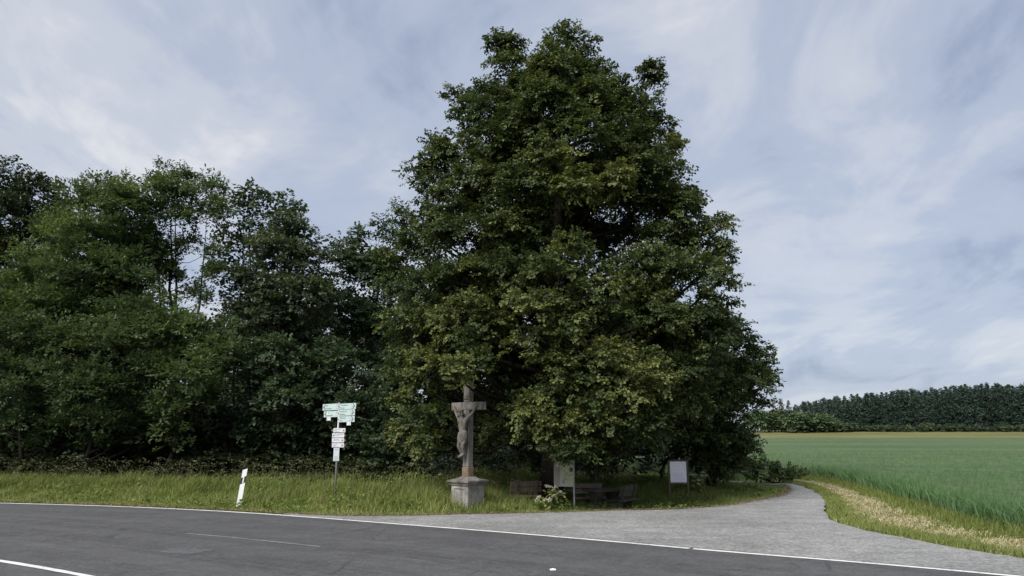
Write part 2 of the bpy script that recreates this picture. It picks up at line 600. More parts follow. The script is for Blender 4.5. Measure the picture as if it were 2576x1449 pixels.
EDGE_LINE = gl([(-900, 1258), (-500, 1259), (-200, 1262), (0, 1267), (200, 1272), (400, 1279.5), (620, 1291), (850, 1308), (1000, 1320), (1200, 1335.5), (1400, 1352), (1600, 1369.5), (1732, 1382), (1900, 1396), (2100, 1412), (2300, 1429), (2500, 1447), (2900, 1484), (3600, 1550)])
VERGE_FRONT = gl([(-900, 1255), (-500, 1256), (-200, 1258.5), (0, 1263), (200, 1267.5), (400, 1274.5), (620, 1285.5), (760, 1294), (850, 1298), (1000, 1297.5), (1140, 1294), (1300, 1291.5), (1500, 1286), (1700, 1281), (1800, 1275), (1860, 1268), (1910, 1257), (1955, 1250), (1979, 1240), (1984, 1229), (1974, 1220)])
TRACK_RIGHT = gl([(1984, 1215.5), (1996, 1218), (2028, 1226), (2057, 1240), (2073, 1255), (2081, 1275), (2080, 1292), (2087, 1308), (2130, 1324), (2197, 1338.5), (2295, 1358), (2373, 1374), (2491, 1393), (2600, 1408), (2900, 1452), (3600, 1534)])
CROP_EDGE = gl([(2010, 1206), (2079, 1212), (2137, 1226), (2216, 1252), (2295, 1277), (2412, 1313), (2471, 1330), (2576, 1349), (2900, 1400), (3300, 1468)])

gx = np.unique(np.concatenate([np.linspace(-900, -40, 12), np.linspace(-40, 60, 101), np.linspace(60, 1200, 16)]))
gy = np.unique(np.concatenate([np.linspace(-60, 8, 6), np.linspace(8, 44, 73), np.linspace(44, 360, 60), np.linspace(360, 2500, 12)]))
XX, YY = np.meshgrid(gx, gy)
ZZ = terrain(XX, YY) - 0.03


def grid_mesh(name, XX, YY, ZZ, smooth=True):
    ny, nx = XX.shape
    v = np.stack([XX.ravel(), YY.ravel(), ZZ.ravel()], 1)
    i = np.arange((ny - 1) * (nx - 1))
    r, c = i // (nx - 1), i % (nx - 1)
    b = r * nx + c
    q = np.stack([b, b + 1, b + nx + 1, b + nx], 1)
    return mesh_np(name, v, q, np.full(len(q), 4), None, smooth)


tag(link('ground', grid_mesh('ground', XX, YY, ZZ), M['ground']), kind='structure')

def tri_sheet(name, outline, z, mat, parent=None, kind=None):
    bm = bmesh.new()
    vs = [bm.verts.new((p[0], p[1], z)) for p in outline]
    f = bm.faces.new(vs)
    if f.normal.z < 0:
        f.normal_flip()
    f.normal_update()
    bmesh.ops.triangulate(bm, faces=[f])
    for fc in bm.faces:
        fc.normal_update()
        if fc.normal.z < 0:
            fc.normal_flip()
    me = bpy.data.meshes.new(name)
    bm.to_mesh(me)
    bm.free()
    o = link(name, me, mat, parent)
    if kind:
        o['kind'] = kind
    return o


def offset(line, d):
    line = np.asarray(line, float)
    t = np.gradient(line, axis=0)
    t /= np.linalg.norm(t, axis=1)[:, None]
    n = np.stack([-t[:, 1], t[:, 0]], 1)
    return line + n * d


def ribbon(name, line, w, z, mat, parent=None, wob=0.0):
    L = resample(line, 0.35)
    a, b = offset(L, w / 2), offset(L, -w / 2)
    if wob:
        a = a + RNG.normal(0, wob, a.shape)
        b = b + RNG.normal(0, wob, b.shape)
    n = len(L)
    v = np.concatenate([np.c_[a, np.full(n, z)], np.c_[b, np.full(n, z)]])
    i = np.arange(n - 1)
    q = np.stack([n + i, n + i + 1, i + 1, i], 1)
    return link(name, mesh_np(name, v, q, np.full(len(q), 4)), mat, parent)


EL = resample(smooth_line(EDGE_LINE, 2), 0.12)
near_side = offset(EL, -8.6)
far_side = offset(EL, 0.26) + RNG.normal(0, 0.012, EL.shape)
lats = np.concatenate([[-0.16], np.linspace(0.0, 8.6, 18)])
ELr = EL[::4]
rows_ = [offset(ELr, -l_) + (RNG.normal(0, 0.014, ELr.shape) if l_ < 0 else 0) for l_ in lats]
along = np.concatenate([[0], np.cumsum(np.linalg.norm(np.diff(ELr, axis=0), axis=1))])
nR, nL = len(ELr), len(lats)
vR = np.concatenate([np.c_[r_, np.full(nR, 0.012)] for r_ in rows_])
iR = np.arange((nL - 1) * (nR - 1))
aR, bR = iR // (nR - 1), iR % (nR - 1)
qR = np.stack([aR * nR + bR, (aR + 1) * nR + bR, (aR + 1) * nR + bR + 1, aR * nR + bR + 1], 1)
meR = mesh_np('road', vR, qR, np.full(len(qR), 4))
uvl = meR.uv_layers.new(name='lane')
uvv = np.stack([np.tile(along, nL), np.repeat(lats, nR)], 1)[qR.ravel()]
uvl.data.foreach_set('uv', uvv.astype(np.float32).ravel())
road = tag(link('road', meR, M['road']), kind='structure')
lot_low = EL[EL[:, 0] > G(740, 1299)[0]]
VF = smooth_line(VERGE_FRONT, 2)
TR = smooth_line(TRACK_RIGHT, 2)
def even(line, step):
    seg = np.concatenate([[0], np.cumsum(np.linalg.norm(np.diff(line, axis=0), axis=1))])
    q_ = np.arange(0, seg[-1], step)
    return np.stack([np.interp(q_, seg, line[:, 0]), np.interp(q_, seg, line[:, 1])], 1)


def ragged(line, step, amp):
    q_ = even(line, step)
    w_ = RNG.normal(0, 1, len(q_))
    w_ = np.clip(w_ * 0.6 + np.convolve(w_, np.ones(5) / 2.5, 'same') * 0.7, -2, 2) * amp
    return offset(q_, 1.0) * w_[:, None] + q_ * (1 - w_[:, None])


vf_part = VF[VF[:, 0] > G(700, 1290)[0]]
vfj = ragged(vf_part, 0.22, 0.045)
trj = ragged(TR, 0.22, 0.04)
end = np.array([G(1974, 1216)[:2] + [-2.5, 0.6], G(1974, 1216)[:2] + [-2.5, 2.2]])
low = offset(lot_low, -0.02)
lot = tri_sheet('lay_by', np.concatenate([low, trj[::-1], end[::-1], vfj[::-1]]), 0.004, M['lot'], kind='structure')
# markings
i_gap = 1 + np.argmin(np.abs(EL[:, 0] - G(1732, 1382)[0]))
ribbon('edge_line', EL[:i_gap - 0], 0.125, 0.018, M['paint'], road, 0.004)
g2 = EL[i_gap:].copy()
g2[0] = g2[0] * 0.55 + EL[i_gap - 1] * 0.45
ribbon('edge_line', g2, 0.125, 0.018, M['paint'], road, 0.004)
ribbon('lane_line', smooth_line(gl([(470, 1344), (560, 1351.5), (700, 1366), (805, 1377.5)])), 0.07, 0.017, M['paint_old'], road, 0.006)
ribbon('edge_line', smooth_line(gl([(-500, 1345), (-300, 1370), (0, 1413), (110, 1432), (220, 1452), (380, 1486), (560, 1530)])), 0.115, 0.018, M['paint'], road, 0.004)
blob = [(398, 1390), (425, 1386.5), (418, 1381), (452, 1380), (492, 1381.5), (498, 1384), (545, 1384.5), (530, 1388), (512, 1389), (505, 1393), (470, 1397), (452, 1394.5), (425, 1395)]
tri_sheet('repair_patch', gl(blob), 0.016, M['tar'], road)

# floor of the wood, painted dark for shade, four metres behind the verge edge
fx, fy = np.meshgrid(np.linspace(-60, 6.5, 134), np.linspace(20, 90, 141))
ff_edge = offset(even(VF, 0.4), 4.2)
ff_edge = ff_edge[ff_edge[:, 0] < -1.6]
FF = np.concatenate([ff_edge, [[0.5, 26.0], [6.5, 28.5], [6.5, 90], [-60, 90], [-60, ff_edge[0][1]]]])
ffm = grid_mesh('forest_floor', fx, fy, terrain(fx, fy))
bmf = bmesh.new()
bmf.from_mesh(ffm)
cen = np.array([list(f.calc_center_median()[:2]) for f in bmf.faces])

# ------------------------------------------------------------------ grasses
def in_poly(x, y, poly):
    poly = np.asarray(poly)
    ins = np.zeros(len(x), bool)
    j = len(poly) - 1
    for i in range(len(poly)):
        xi, yi = poly[i]
        xj, yj = poly[j]
        c = ((yi > y) != (yj > y)) & (x < (xj - xi) * (y - yi) / (yj - yi + 1e-12) + xi)
        ins ^= c
        j = i
    return ins


out_ = ~in_poly(cen[:, 0], cen[:, 1], FF)
bmesh.ops.delete(bmf, geom=[f for f, o_ in zip(list(bmf.faces), out_) if o_], context='FACES')
bmf.to_mesh(ffm)
bmf.free()
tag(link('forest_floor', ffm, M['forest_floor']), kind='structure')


def dist_line(x, y, line):
    p = np.stack([x, y], 1)
    d = np.full(len(x), 1e9)
    for a, b in zip(line[:-1], line[1:]):
        ab = b - a
        t = np.clip(((p - a) @ ab) / (ab @ ab + 1e-12), 0, 1)
        q = a + t[:, None] * ab
        d = np.minimum(d, np.hypot(p[:, 0] - q[:, 0], p[:, 1] - q[:, 1]))
    return d


def sample(poly, n):
    poly = np.asarray(poly)
    lo, hi = poly.min(0), poly.max(0)
    out = []
    got = 0
    while got < n:
        p = RNG.uniform(lo, hi, (n * 2, 2))
        p = p[in_poly(p[:, 0], p[:, 1], poly)]
        out.append(p)
        got += len(p)
    return np.concatenate(out)[:n]


def in_view(p, margin=1.5):
    return np.abs(p[:, 0]) < p[:, 1] * (1288 / F) * 1.05 + margin


def pn(x, y, f, seed):
    """smooth pseudo noise, about -1..1"""
    g = np.random.default_rng(seed)
    v = np.zeros(len(x))
    for k_ in range(7):
        a, ph, ff = g.uniform(0, 6.28), g.uniform(0, 6.28), f * g.uniform(0.6, 1.9)
        v += np.sin((x * math.cos(a) + y * math.sin(a)) * ff + ph)
    return v / 3.2


def blades(p, h, wd, lean, tint, z=None):
    """p (n,2), heights, widths, lean amount -> verts, loops, totals, tint"""
    n = len(p)
    z = terrain(p[:, 0], p[:, 1]) - 0.03 if z is None else z
    a = RNG.uniform(0, 2 * math.pi, n)
    la = RNG.normal(0.3, 1.3, n)
    wx, wy = np.cos(a) * wd / 2, np.sin(a) * wd / 2
    lx, ly = np.cos(la) * lean * h, np.sin(la) * lean * h
    V = np.zeros((n, 5, 3))
    V[:, 0] = np.stack([p[:, 0] - wx, p[:, 1] - wy, z], 1)
    V[:, 1] = np.stack([p[:, 0] + wx, p[:, 1] + wy, z], 1)
    V[:, 2] = np.stack([p[:, 0] + wx * .75 + lx * .3, p[:, 1] + wy * .75 + ly * .3, z + h * .6], 1)
    V[:, 3] = np.stack([p[:, 0] - wx * .75 + lx * .3, p[:, 1] - wy * .75 + ly * .3, z + h * .6], 1)
    V[:, 4] = np.stack([p[:, 0] + lx, p[:, 1] + ly, z + h * (1 - 0.25 * lean)], 1)
    b = np.arange(n)[:, None] * 5
    L = np.concatenate([b + [[0, 1, 2, 3]], b + [[3, 2, 4]]], 1)
    T = np.tile([4, 3], n)
    return V.reshape(-1, 3), L, T, np.repeat(tint, 2)


def stuff(name, data, mat, label=None, cat=None):
    v, l, t, ti = data
    o = link(name, mesh_np(name, v, l, t, ti), mat)
    return tag(o, label, cat, kind='stuff')


verge_poly = np.concatenate([VF, np.array([[VF[-1][0] - 0.5, 31.2], [-30, 31.2]])])
p = sample(verge_poly, 230000)
p = p[in_view(p)]
df = dist_line(p[:, 0], p[:, 1], VF[::3])
wood = p[:, 0] < -1.8
keep = RNG.random(len(p)) < np.where(wood, np.clip((5.4 - df) / 1.8, 0.04, 1), np.clip(1.25 - df / 11, 0.25, 1))
p, df = p[keep], df[keep]
shade = np.exp(-((p[:, 0] - 3.4) / 3.4) ** 2)            # mown grass round the picnic place, also painted darker as tree shade
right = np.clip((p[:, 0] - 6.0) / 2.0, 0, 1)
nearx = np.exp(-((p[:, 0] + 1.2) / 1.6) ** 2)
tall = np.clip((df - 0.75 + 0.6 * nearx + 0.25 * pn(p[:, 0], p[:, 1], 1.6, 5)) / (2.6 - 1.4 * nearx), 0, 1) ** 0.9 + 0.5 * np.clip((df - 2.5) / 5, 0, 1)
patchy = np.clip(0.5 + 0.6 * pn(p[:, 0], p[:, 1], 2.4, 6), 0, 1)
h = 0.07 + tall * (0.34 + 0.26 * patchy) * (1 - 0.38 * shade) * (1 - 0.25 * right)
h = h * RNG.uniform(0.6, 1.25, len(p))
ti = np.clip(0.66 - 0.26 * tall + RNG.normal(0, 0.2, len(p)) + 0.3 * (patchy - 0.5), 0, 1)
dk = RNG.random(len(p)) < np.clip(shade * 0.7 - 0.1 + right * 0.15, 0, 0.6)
wd = RNG.uniform(0.010, 0.022, len(p)) * np.clip(p[:, 1] / 20, 0.8, 1.6)
ln = RNG.uniform(0.05, 0.75, len(p))
s_ = ~dk
stuff('verge_grass', blades(p[s_], h[s_], wd[s_], ln[s_], ti[s_]), M['grass'], 'yellow green tall grass along the far side of the road', 'grass')
stuff('shaded_grass', blades(p[dk], h[dk], wd[dk], ln[dk], ti[dk]), M['grass_dark'], 'shade-tinted green grass round the picnic table under the lime tree', 'grass')


def seed_heads(p, h):
    n = len(p)
    z = terrain(p[:, 0], p[:, 1])
    la = RNG.normal(0.2, 0.8, n)
    lean = RNG.uniform(0.05, 0.4, n) * h
    top = np.stack([p[:, 0] + np.cos(la) * lean, p[:, 1] + np.sin(la) * lean, z + h], 1)
    base = np.stack([p[:, 0], p[:, 1], z], 1)
    V, L, T = [], [], []
    K = 5
    # stem: one thin triangle
    st = np.zeros((n, 3, 3))
    st[:, 0] = base + [0.004, 0, 0]
    st[:, 1] = base - [0.004, 0, 0]
    st[:, 2] = top
    V.append(st.reshape(-1, 3))
    L.append((np.arange(n)[:, None] * 3 + [[0, 1, 2]]).ravel())
    T.append(np.full(n, 3))
    off = n * 3
    # head: K small diamonds strung over the bent top
    t = np.linspace(0.0, 1.0, K)[None, :, None]
    hd = np.stack([np.cos(la), np.sin(la), np.full(n, -0.25)], 1)[:, None, :]
    hl = RNG.uniform(0.12, 0.24, n)[:, None, None]
    c = top[:, None, :] + hd * hl * t * 0.9 + np.array([0, 0, 1.0]) * hl * 0.55 * (t - t * t * 1.1)
    c = c + RNG.normal(0, 0.014, (n, K, 3))
    ax = RNG.normal(0, 1, (n, K, 3)) + hd * 1.5
    ax /= np.linalg.norm(ax, axis=2, keepdims=True)
    bx = np.cross(ax, RNG.normal(0, 1, (n, K, 3)))
    bx /= np.linalg.norm(bx, axis=2, keepdims=True)
    D = np.stack([c - ax * 0.028, c + bx * 0.009, c + ax * 0.032, c - bx * 0.009], 2)
    V.append(D.reshape(-1, 3))
    L.append((off + np.arange(n * K)[:, None] * 4 + [[0, 1, 2, 3]]).ravel())
    T.append(np.full(n * K, 4))
    ti = np.concatenate([np.full(n, 0.35), np.repeat(RNG.uniform(0.1, 0.9, n), K)])
    return np.concatenate(V), np.concatenate(L), np.concatenate(T), ti


p = sample(verge_poly, 3600)
p = p[in_view(p)]
df = dist_line(p[:, 0], p[:, 1], VF[::3])
sh = np.exp(-((p[:, 0] - 2.4) / 3.6) ** 2)
keep = (df > 1.7) & ((df < 5.6) | (p[:, 0] > -1.8)) & (p[:, 1] < 30) & (RNG.random(len(p)) < np.clip((df - 1.0) / 3.0, 0.1, 1) * (1 - 0.85 * sh)) & (p[:, 0] < 8.5)
p = p[keep]
stuff('grass_seed_heads', seed_heads(p, RNG.uniform(0.6, 1.2, len(p)) * np.where(p[:, 0] > 5, 0.7, 1)), M['seed'], 'nodding brown grass seed heads along the edge of the wood', 'grass')

def rosettes(p, h, n_leaf=9):
    n = len(p)
    z = terrain(p[:, 0], p[:, 1])
    a = RNG.uniform(0, 6.28, (n, n_leaf))
    hh_ = h[:, None] * RNG.uniform(0.25, 1.0, (n, n_leaf))
    L_ = RNG.uniform(0.07, 0.17, (n, n_leaf, 1))
    ax = np.stack([np.cos(a), np.sin(a), RNG.uniform(-0.3, 0.9, a.shape)], 2)
    ax /= np.linalg.norm(ax, axis=2, keepdims=True)
    sd_ = np.stack([-np.sin(a), np.cos(a), np.zeros_like(a)], 2)
    c = np.stack([p[:, :1] + np.cos(a) * 0.05, p[:, 1:] + np.sin(a) * 0.05, z[:, None] + hh_], 2)
    Q = np.stack([c, c + ax * L_ * 0.5 + sd_ * L_ * 0.26, c + ax * L_, c + ax * L_ * 0.5 - sd_ * L_ * 0.26], 2)
    m_ = n * n_leaf
    return Q.reshape(-1, 3), np.arange(m_ * 4), np.full(m_, 4), RNG.uniform(0.3, 0.9, m_)


p = sample(verge_poly, 2600)
p = p[in_view(p)]
df = dist_line(p[:, 0], p[:, 1], VF[::3])
kp = (df > 0.25) & (pn(p[:, 0], p[:, 1], 1.2, 12) > 0.15) & (df < 9)
stuff('verge_weeds', rosettes(p[kp], 0.10 + 0.5 * np.clip((df[kp] - 0.6) / 3, 0, 1)), M['weed'], 'broad leaved weeds scattered through the verge grass', 'weeds')

# litter and dirt along the asphalt edge
def flakes(line, n, spread, size):
    L = resample(line, 0.1)
    i = RNG.integers(0, len(L), n)
    c = np.c_[L[i] + RNG.normal(0, spread, (n, 2)), RNG.uniform(0.016, 0.035, n)]
    a = RNG.uniform(0, 2 * math.pi, n)
    s = RNG.uniform(0.4, 1, n) * size
    ax = np.stack([np.cos(a), np.sin(a), RNG.normal(0, 0.25, n)], 1) * s[:, None]
    bx = np.stack([-np.sin(a), np.cos(a), RNG.normal(0, 0.25, n)], 1) * s[:, None] * 0.55
    D = np.stack([c - ax, c + bx, c + ax, c - bx], 1)
    return D.reshape(-1, 3), np.arange(n * 4), np.full(n, 4), RNG.random(n)


stuff('leaf_litter', flakes(VF, 11000, 0.10, 0.03), M['litter'], 'brown leaf litter strewn along the asphalt edge', 'leaf litter')

# right verge: green fringe, mown straw, then the barley
CE = smooth_line(CROP_EDGE, 2)
rv = np.concatenate([TR, CE[::-1]])
p = sample(rv, 56000)
p = p[in_view(p)]
dt = dist_line(p[:, 0], p[:, 1], TR[::2])
dc = dist_line(p[:, 0], p[:, 1], CE[::2])
fr = dt / (dt + dc + 1e-6)
h = 0.07 + 0.10 * np.exp(-((fr - 0.12) / 0.2) ** 2) + 0.30 * np.clip((fr - 0.66) / 0.34, 0, 1) ** 1.5
h *= RNG.uniform(0.5, 1.3, len(p))
ti = np.clip(RNG.normal(0.42, 0.2, len(p)), 0, 1)
strawy = np.clip(np.exp(-((fr - 0.46 - 0.10 * pn(p[:, 0], p[:, 1], 1.3, 8)) / 0.31) ** 2) * (0.75 + 0.55 * pn(p[:, 0], p[:, 1], 3.5, 9)), 0, 1)
kp = RNG.random(len(p)) > strawy * 0.72
wd = RNG.uniform(0.006, 0.014, len(p)) * np.clip(p[:, 1] / 14, 0.9, 2)
stuff('track_side_grass', blades(p[kp], h[kp], wd[kp], RNG.uniform(0.1, 0.9, kp.sum()), ti[kp]), M['grass'], 'short green grass between the grey track and the barley field', 'grass')
p = sample(rv, 56000)
p = p[in_view(p)]
dt = dist_line(p[:, 0], p[:, 1], TR[::2])
dc = dist_line(p[:, 0], p[:, 1], CE[::2])
fr = dt / (dt + dc + 1e-6)
strawy = np.clip(np.exp(-((fr - 0.46 - 0.10 * pn(p[:, 0], p[:, 1], 1.3, 8)) / 0.31) ** 2) * (0.75 + 0.55 * pn(p[:, 0], p[:, 1], 3.5, 9)), 0, 1)
p = p[RNG.random(len(p)) < strawy]
stuff('mown_straw', blades(p, RNG.uniform(0.05, 0.16, len(p)), RNG.uniform(0.010, 0.02, len(p)) * np.clip(p[:, 1] / 14, 0.9, 2), RNG.uniform(0.6, 2.2, len(p)), RNG.random(len(p))), M['straw'], 'pale yellow mown straw lying beside the grey track', 'straw')

# barley: canopy sheet with real blades over the near part
field = np.concatenate([CE, np.array([[120, 9.0], [420, 150], [420, 246], [20, 240], [8.0, 60], [8.2, 38.5]])])
cx0 = np.unique(np.concatenate([np.linspace(4, 60, 113), np.linspace(60, 420, 60)]))
cy0 = np.unique(np.concatenate([np.linspace(8, 46, 96), np.linspace(46, 246, 101)]))
X2, Y2 = np.meshgrid(cx0, cy0)
Z2 = terrain(X2, Y2) + 0.5 + RNG.normal(0, 0.018, X2.shape)
ny, nx = X2.shape
cxm = (X2[:-1, :-1] + X2[1:, 1:]).ravel() / 2
cym = (Y2[:-1, :-1] + Y2[1:, 1:]).ravel() / 2
ok = in_poly(cxm, cym, field) & (dist_line(cxm, cym, CE[::2]) > 0.55)
idx = np.nonzero(ok)[0]
b = (idx // (nx - 1)) * nx + idx % (nx - 1)
q = np.stack([b, b + 1, b + nx + 1, b + nx], 1)
ed = np.concatenate([q[:, [0, 1]], q[:, [1, 2]], q[:, [2, 3]], q[:, [3, 0]]])
key = np.sort(ed, 1)
_, first, cntE = np.unique(key[:, 0] * 10 ** 7 + key[:, 1], return_index=True, return_counts=True)
rim = ed[first[cntE == 1]]                        # the standing side of the crop
top3 = np.stack([X2.ravel(), Y2.ravel(), Z2.ravel()], 1)
low3 = top3.copy()
low3[:, 2] = terrain(low3[:, 0], low3[:, 1]) - 0.06
nv = len(top3)
q = np.concatenate([q, np.stack([rim[:, 1], rim[:, 0], rim[:, 0] + nv, rim[:, 1] + nv], 1)])
me = mesh_np('barley_field', np.concatenate([top3, low3]), q, np.full(len(q), 4), None, False)
tag(link('barley_field', me, M['canopy']), 'wide green barley field rising towards the pine wood', 'field', kind='stuff')


def field_blades(n, y0, y1, hs, wds):
    y = np.sqrt(RNG.uniform(y0 ** 2, y1 ** 2, n))
    x = RNG.uniform(0.28, 0.80, n) * y
    pp = np.stack([x, y], 1)
    pp = pp[in_poly(x, y, field)]
    nn = len(pp)
    return pp, RNG.uniform(*hs, nn), RNG.uniform(*wds, nn)


parts = [field_blades(30000, 12, 30, (0.5, 0.82), (0.012, 0.024)), field_blades(24000, 30, 62, (0.52, 0.78), (0.025, 0.05)), field_blades(9000, 62, 110, (0.52, 0.62), (0.05, 0.09))]
pp = np.concatenate([a[0] for a in parts])
hh = np.concatenate([a[1] for a in parts])
ww = np.concatenate([a[2] for a in parts])
stuff('barley_blades', blades(pp, hh, ww, RNG.uniform(0.1, 0.6, len(pp)), np.clip(RNG.normal(0.45, 0.2, len(pp)), 0, 1)), M['crop'], 'green barley standing at the near edge of the field', 'crop')
p = sample(np.concatenate([CE, offset(CE, 0.7)[::-1]]), 16000)
stuff('barley_blades', blades(p, RNG.uniform(0.35, 0.85, len(p)), RNG.uniform(0.009, 0.018, len(p)) * np.clip(p[:, 1] / 15, 0.8, 1.6), RNG.uniform(0.1, 0.8, len(p)), np.clip(RNG.normal(0.6, 0.2, len(p)), 0, 1)), M['crop'], 'tall bright blades fringing the barley beside the straw', 'crop')
mx_, my_ = np.meshgrid(np.linspace(10, 420, 60), np.linspace(240, 330, 30))
tag(link('meadow', grid_mesh('meadow', mx_, my_, terrain(mx_, my_) + 0.12), M['meadow']), kind='structure')

# ------------------------------------------------------------------ trees
def unit(a):
    return a / (np.linalg.norm(a, axis=-1, keepdims=True) + 1e-9)


def sphere(n, rng, low=0.45):
    d = unit(rng.normal(0, 1, (n, 3)))
    flip = (d[:, 2] < -0.2) & (rng.random(n) > low)
    d[flip, 2] *= -1
    return d


def sub_lobes(lobes, rng, dens=14.0, rmin=0.24, rmax=0.8):
    C, R, D, T = [], [], [], []
    for c, r, *lobe_tint in lobes:
        n = int(np.clip(dens * r ** 1.25, 9, 60))
        d = sphere(n, rng, 0.3)
        rr = np.clip(r * rng.uniform(0.26, 0.45, n), rmin, rmax)
        C.append(np.asarray(c) + d * (r * rng.uniform(0.45, 0.94, n))[:, None] * [1, 1, 0.95])
        T.append(np.full(n, rng.normal(0, 0.07) + (lobe_tint[0] if lobe_tint else 0.0)))
        R.append(rr)
        D.append(d)
    return np.concatenate(C), np.concatenate(R), np.concatenate(D), np.concatenate(T)


STYLES = {
    # leaves per spray, spray length, leaf length, leaf width, droop, flatness
    'lime': (24, 0.37, 0.086, 0.074, 0.5, 0.26),
    'robinia': (16, 0.5, 0.16, 0.07, 0.12, 0.75),
    'broad': (16, 0.42, 0.125, 0.112, 0.3, 0.4),
}


def leaf_arrays(lobes, style, per_m2, seed, dens=14.0, scale=1.0, rmin=0.24, rmax=0.8):
    rng = np.random.default_rng(seed)
    K, SL, LL, LW, droop, flat = STYLES[style]
    SL, LL, LW = SL * scale, LL * scale, LW * scale
    C, R, D, LT = sub_lobes(lobes, rng, dens, rmin, rmax)
    cnt = np.maximum(2, rng.poisson(per_m2 * 4 * math.pi * R ** 2))
    i = np.repeat(np.arange(len(C)), cnt)
    n = len(i)
    d = unit(sphere(n, rng) + D[i] * 0.35)
    d = unit(d + np.array([0, 0, 0.25]))
    pos = C[i] + d * (R[i] * rng.uniform(0.5, 1.0, n))[:, None] * [1, 1, 0.8]
    ax = unit(d * [1, 1, 0.5] * (1 - 0.3 * flat) + np.array([0, 0, 0.25 if style == 'robinia' else 0.05]) + rng.normal(0, 0.35, (n, 3)))
    up = unit(np.array([0, 0, 1.0]) + rng.normal(0, 0.35, (n, 3)) * (1 - 0.6 * flat))
    side = unit(np.cross(ax, up))
    up = np.cross(side, ax)
    t = np.linspace(0.1, 1.0, K)[None, :] + rng.uniform(-0.05, 0.05, (n, K))
    sg = np.where(np.arange(K) % 2 == 0, 1.0, -1.0)[None, :] * rng.uniform(0.4, 1.0, (n, K))
    sl = (SL * rng.uniform(0.6, 1.25, n))[:, None, None]
    c = pos[:, None, :] + ax[:, None, :] * sl * t[..., None] + side[:, None, :] * (sg * (1.1 - 0.6 * t))[..., None] * sl * 0.26
    c = c - np.array([0, 0, 1.0]) * droop * sl * (t ** 2)[..., None] * 0.6
    c = c + rng.normal(0, 0.025 * scale, (n, K, 3))
    ld = unit(ax[:, None, :] * 0.55 + side[:, None, :] * sg[..., None] * 0.8 + np.array([0, 0, -1.0]) * droop + rng.normal(0, 0.3, (n, K, 3)))
    ln = unit(up[:, None, :] * (0.7 + flat) + d[:, None, :] * 0.6 + rng.normal(0, 0.36, (n, K, 3)))
    lw = unit(np.cross(ld, ln))
    s = rng.uniform(0.7, 1.25, (n, K, 1))
    A = ld * LL * s
    B = lw * LW * s * 0.5
    nrm = np.cross(lw, ld)
    Q = np.stack([c, c + A * 0.45 + B + nrm * LW * 0.12, c + A, c + A * 0.45 - B + nrm * LW * 0.12], 2)
    st = np.clip(rng.normal(0.40, 0.13, len(C)) + LT, 0, 1)[i]
    ti = np.clip(st[:, None] + rng.normal(0, 0.11, (n, K)) + (t - 0.6) * 0.36 + (d[:, 2:3]) * 0.0, 0, 1)
    N = n * K
    return Q.reshape(N, 4, 3), ti.ravel(), C, R


def leaf_mesh(name, lobes, style, per_m2, seed, dens=14.0, scale=1.0, rmin=0.24, rmax=0.8, far=None):
    """crown of separate leaves; the boughs beyond the trunk carry fewer and larger ones"""
    Q, ti, C, R = leaf_arrays(lobes, style, per_m2, seed, dens, scale, rmin, rmax)
    if far:
        Q2, t2, C2, R2 = leaf_arrays(far, style, per_m2 / 2.6, seed + 500, dens * 0.8, scale * 1.55, rmin, rmax)
        Q, ti = np.concatenate([Q, Q2]), np.concatenate([ti, t2])
    N = len(Q)
    return mesh_np(name, Q.reshape(-1, 3), np.arange(N * 4), np.full(N, 4), ti), C, R


def wood_mesh(base, top, r0, lobes, subs, seed, lean=0.25, fork=None, twig=0.010):
    """trunk mesh and branch mesh from the foot to the lobes"""
    rng = random.Random(seed)
    tb, bb = MB(), MB()
    base, top = Vector(base), Vector(top)
    n = 9
    pts, rr = [], []
    for i in range(n + 1):
        f = i / n
        q = base.lerp(top, f) + Vector((rng.uniform(-1, 1), rng.uniform(-1, 1), 0)) * lean * math.sin(f * math.pi) * 0.5
        pts.append(q)
        rr.append(r0 * ((1 - f) ** 0.8 * 0.92 + 0.06) * (1.35 if i == 0 else 1.0))
    tb.tube(pts, rr, 10)
    H = top.z - base.z
    for c, r, *_ in lobes:
        c = Vector(c)
        hz = math.hypot(c.x - base.x, c.y - base.y)
        z0 = max(base.z + 0.18 * H, min(c.z - hz * 0.55, base.z + 0.93 * H))
        f = (z0 - base.z) / H
        k_ = min(n - 1, max(0, int(f * n)))
        a = pts[k_].lerp(pts[k_ + 1], f * n - k_)
        mid = a.lerp(c, 0.5) + Vector((rng.uniform(-.25, .25), rng.uniform(-.25, .25), -0.12 * hz + rng.uniform(-.1, .1)))
        ra = max(0.02, min(rr[k_] * 0.36, 0.02 + 0.012 * (c - a).length))
        bb.tube([a, a.lerp(mid, 0.55), mid, c.lerp(mid, 0.35), c], [ra, ra * .8, ra * .65, ra * .45, ra * .25], 5, False)
    if subs is not None:
        C, R = subs
        lc = np.array([l[0] for l in lobes])
        for k_ in range(len(C)):
            j = int(np.argmin(((lc - C[k_]) ** 2).sum(1)))
            bb.tube([lc[j], (lc[j] + C[k_]) / 2 + [0, 0, -0.06], C[k_]], [twig * 1.6, twig * 1.2, twig * 0.5], 3, False)
    return tb.mesh('trunk', True), bb.mesh('branches', True)


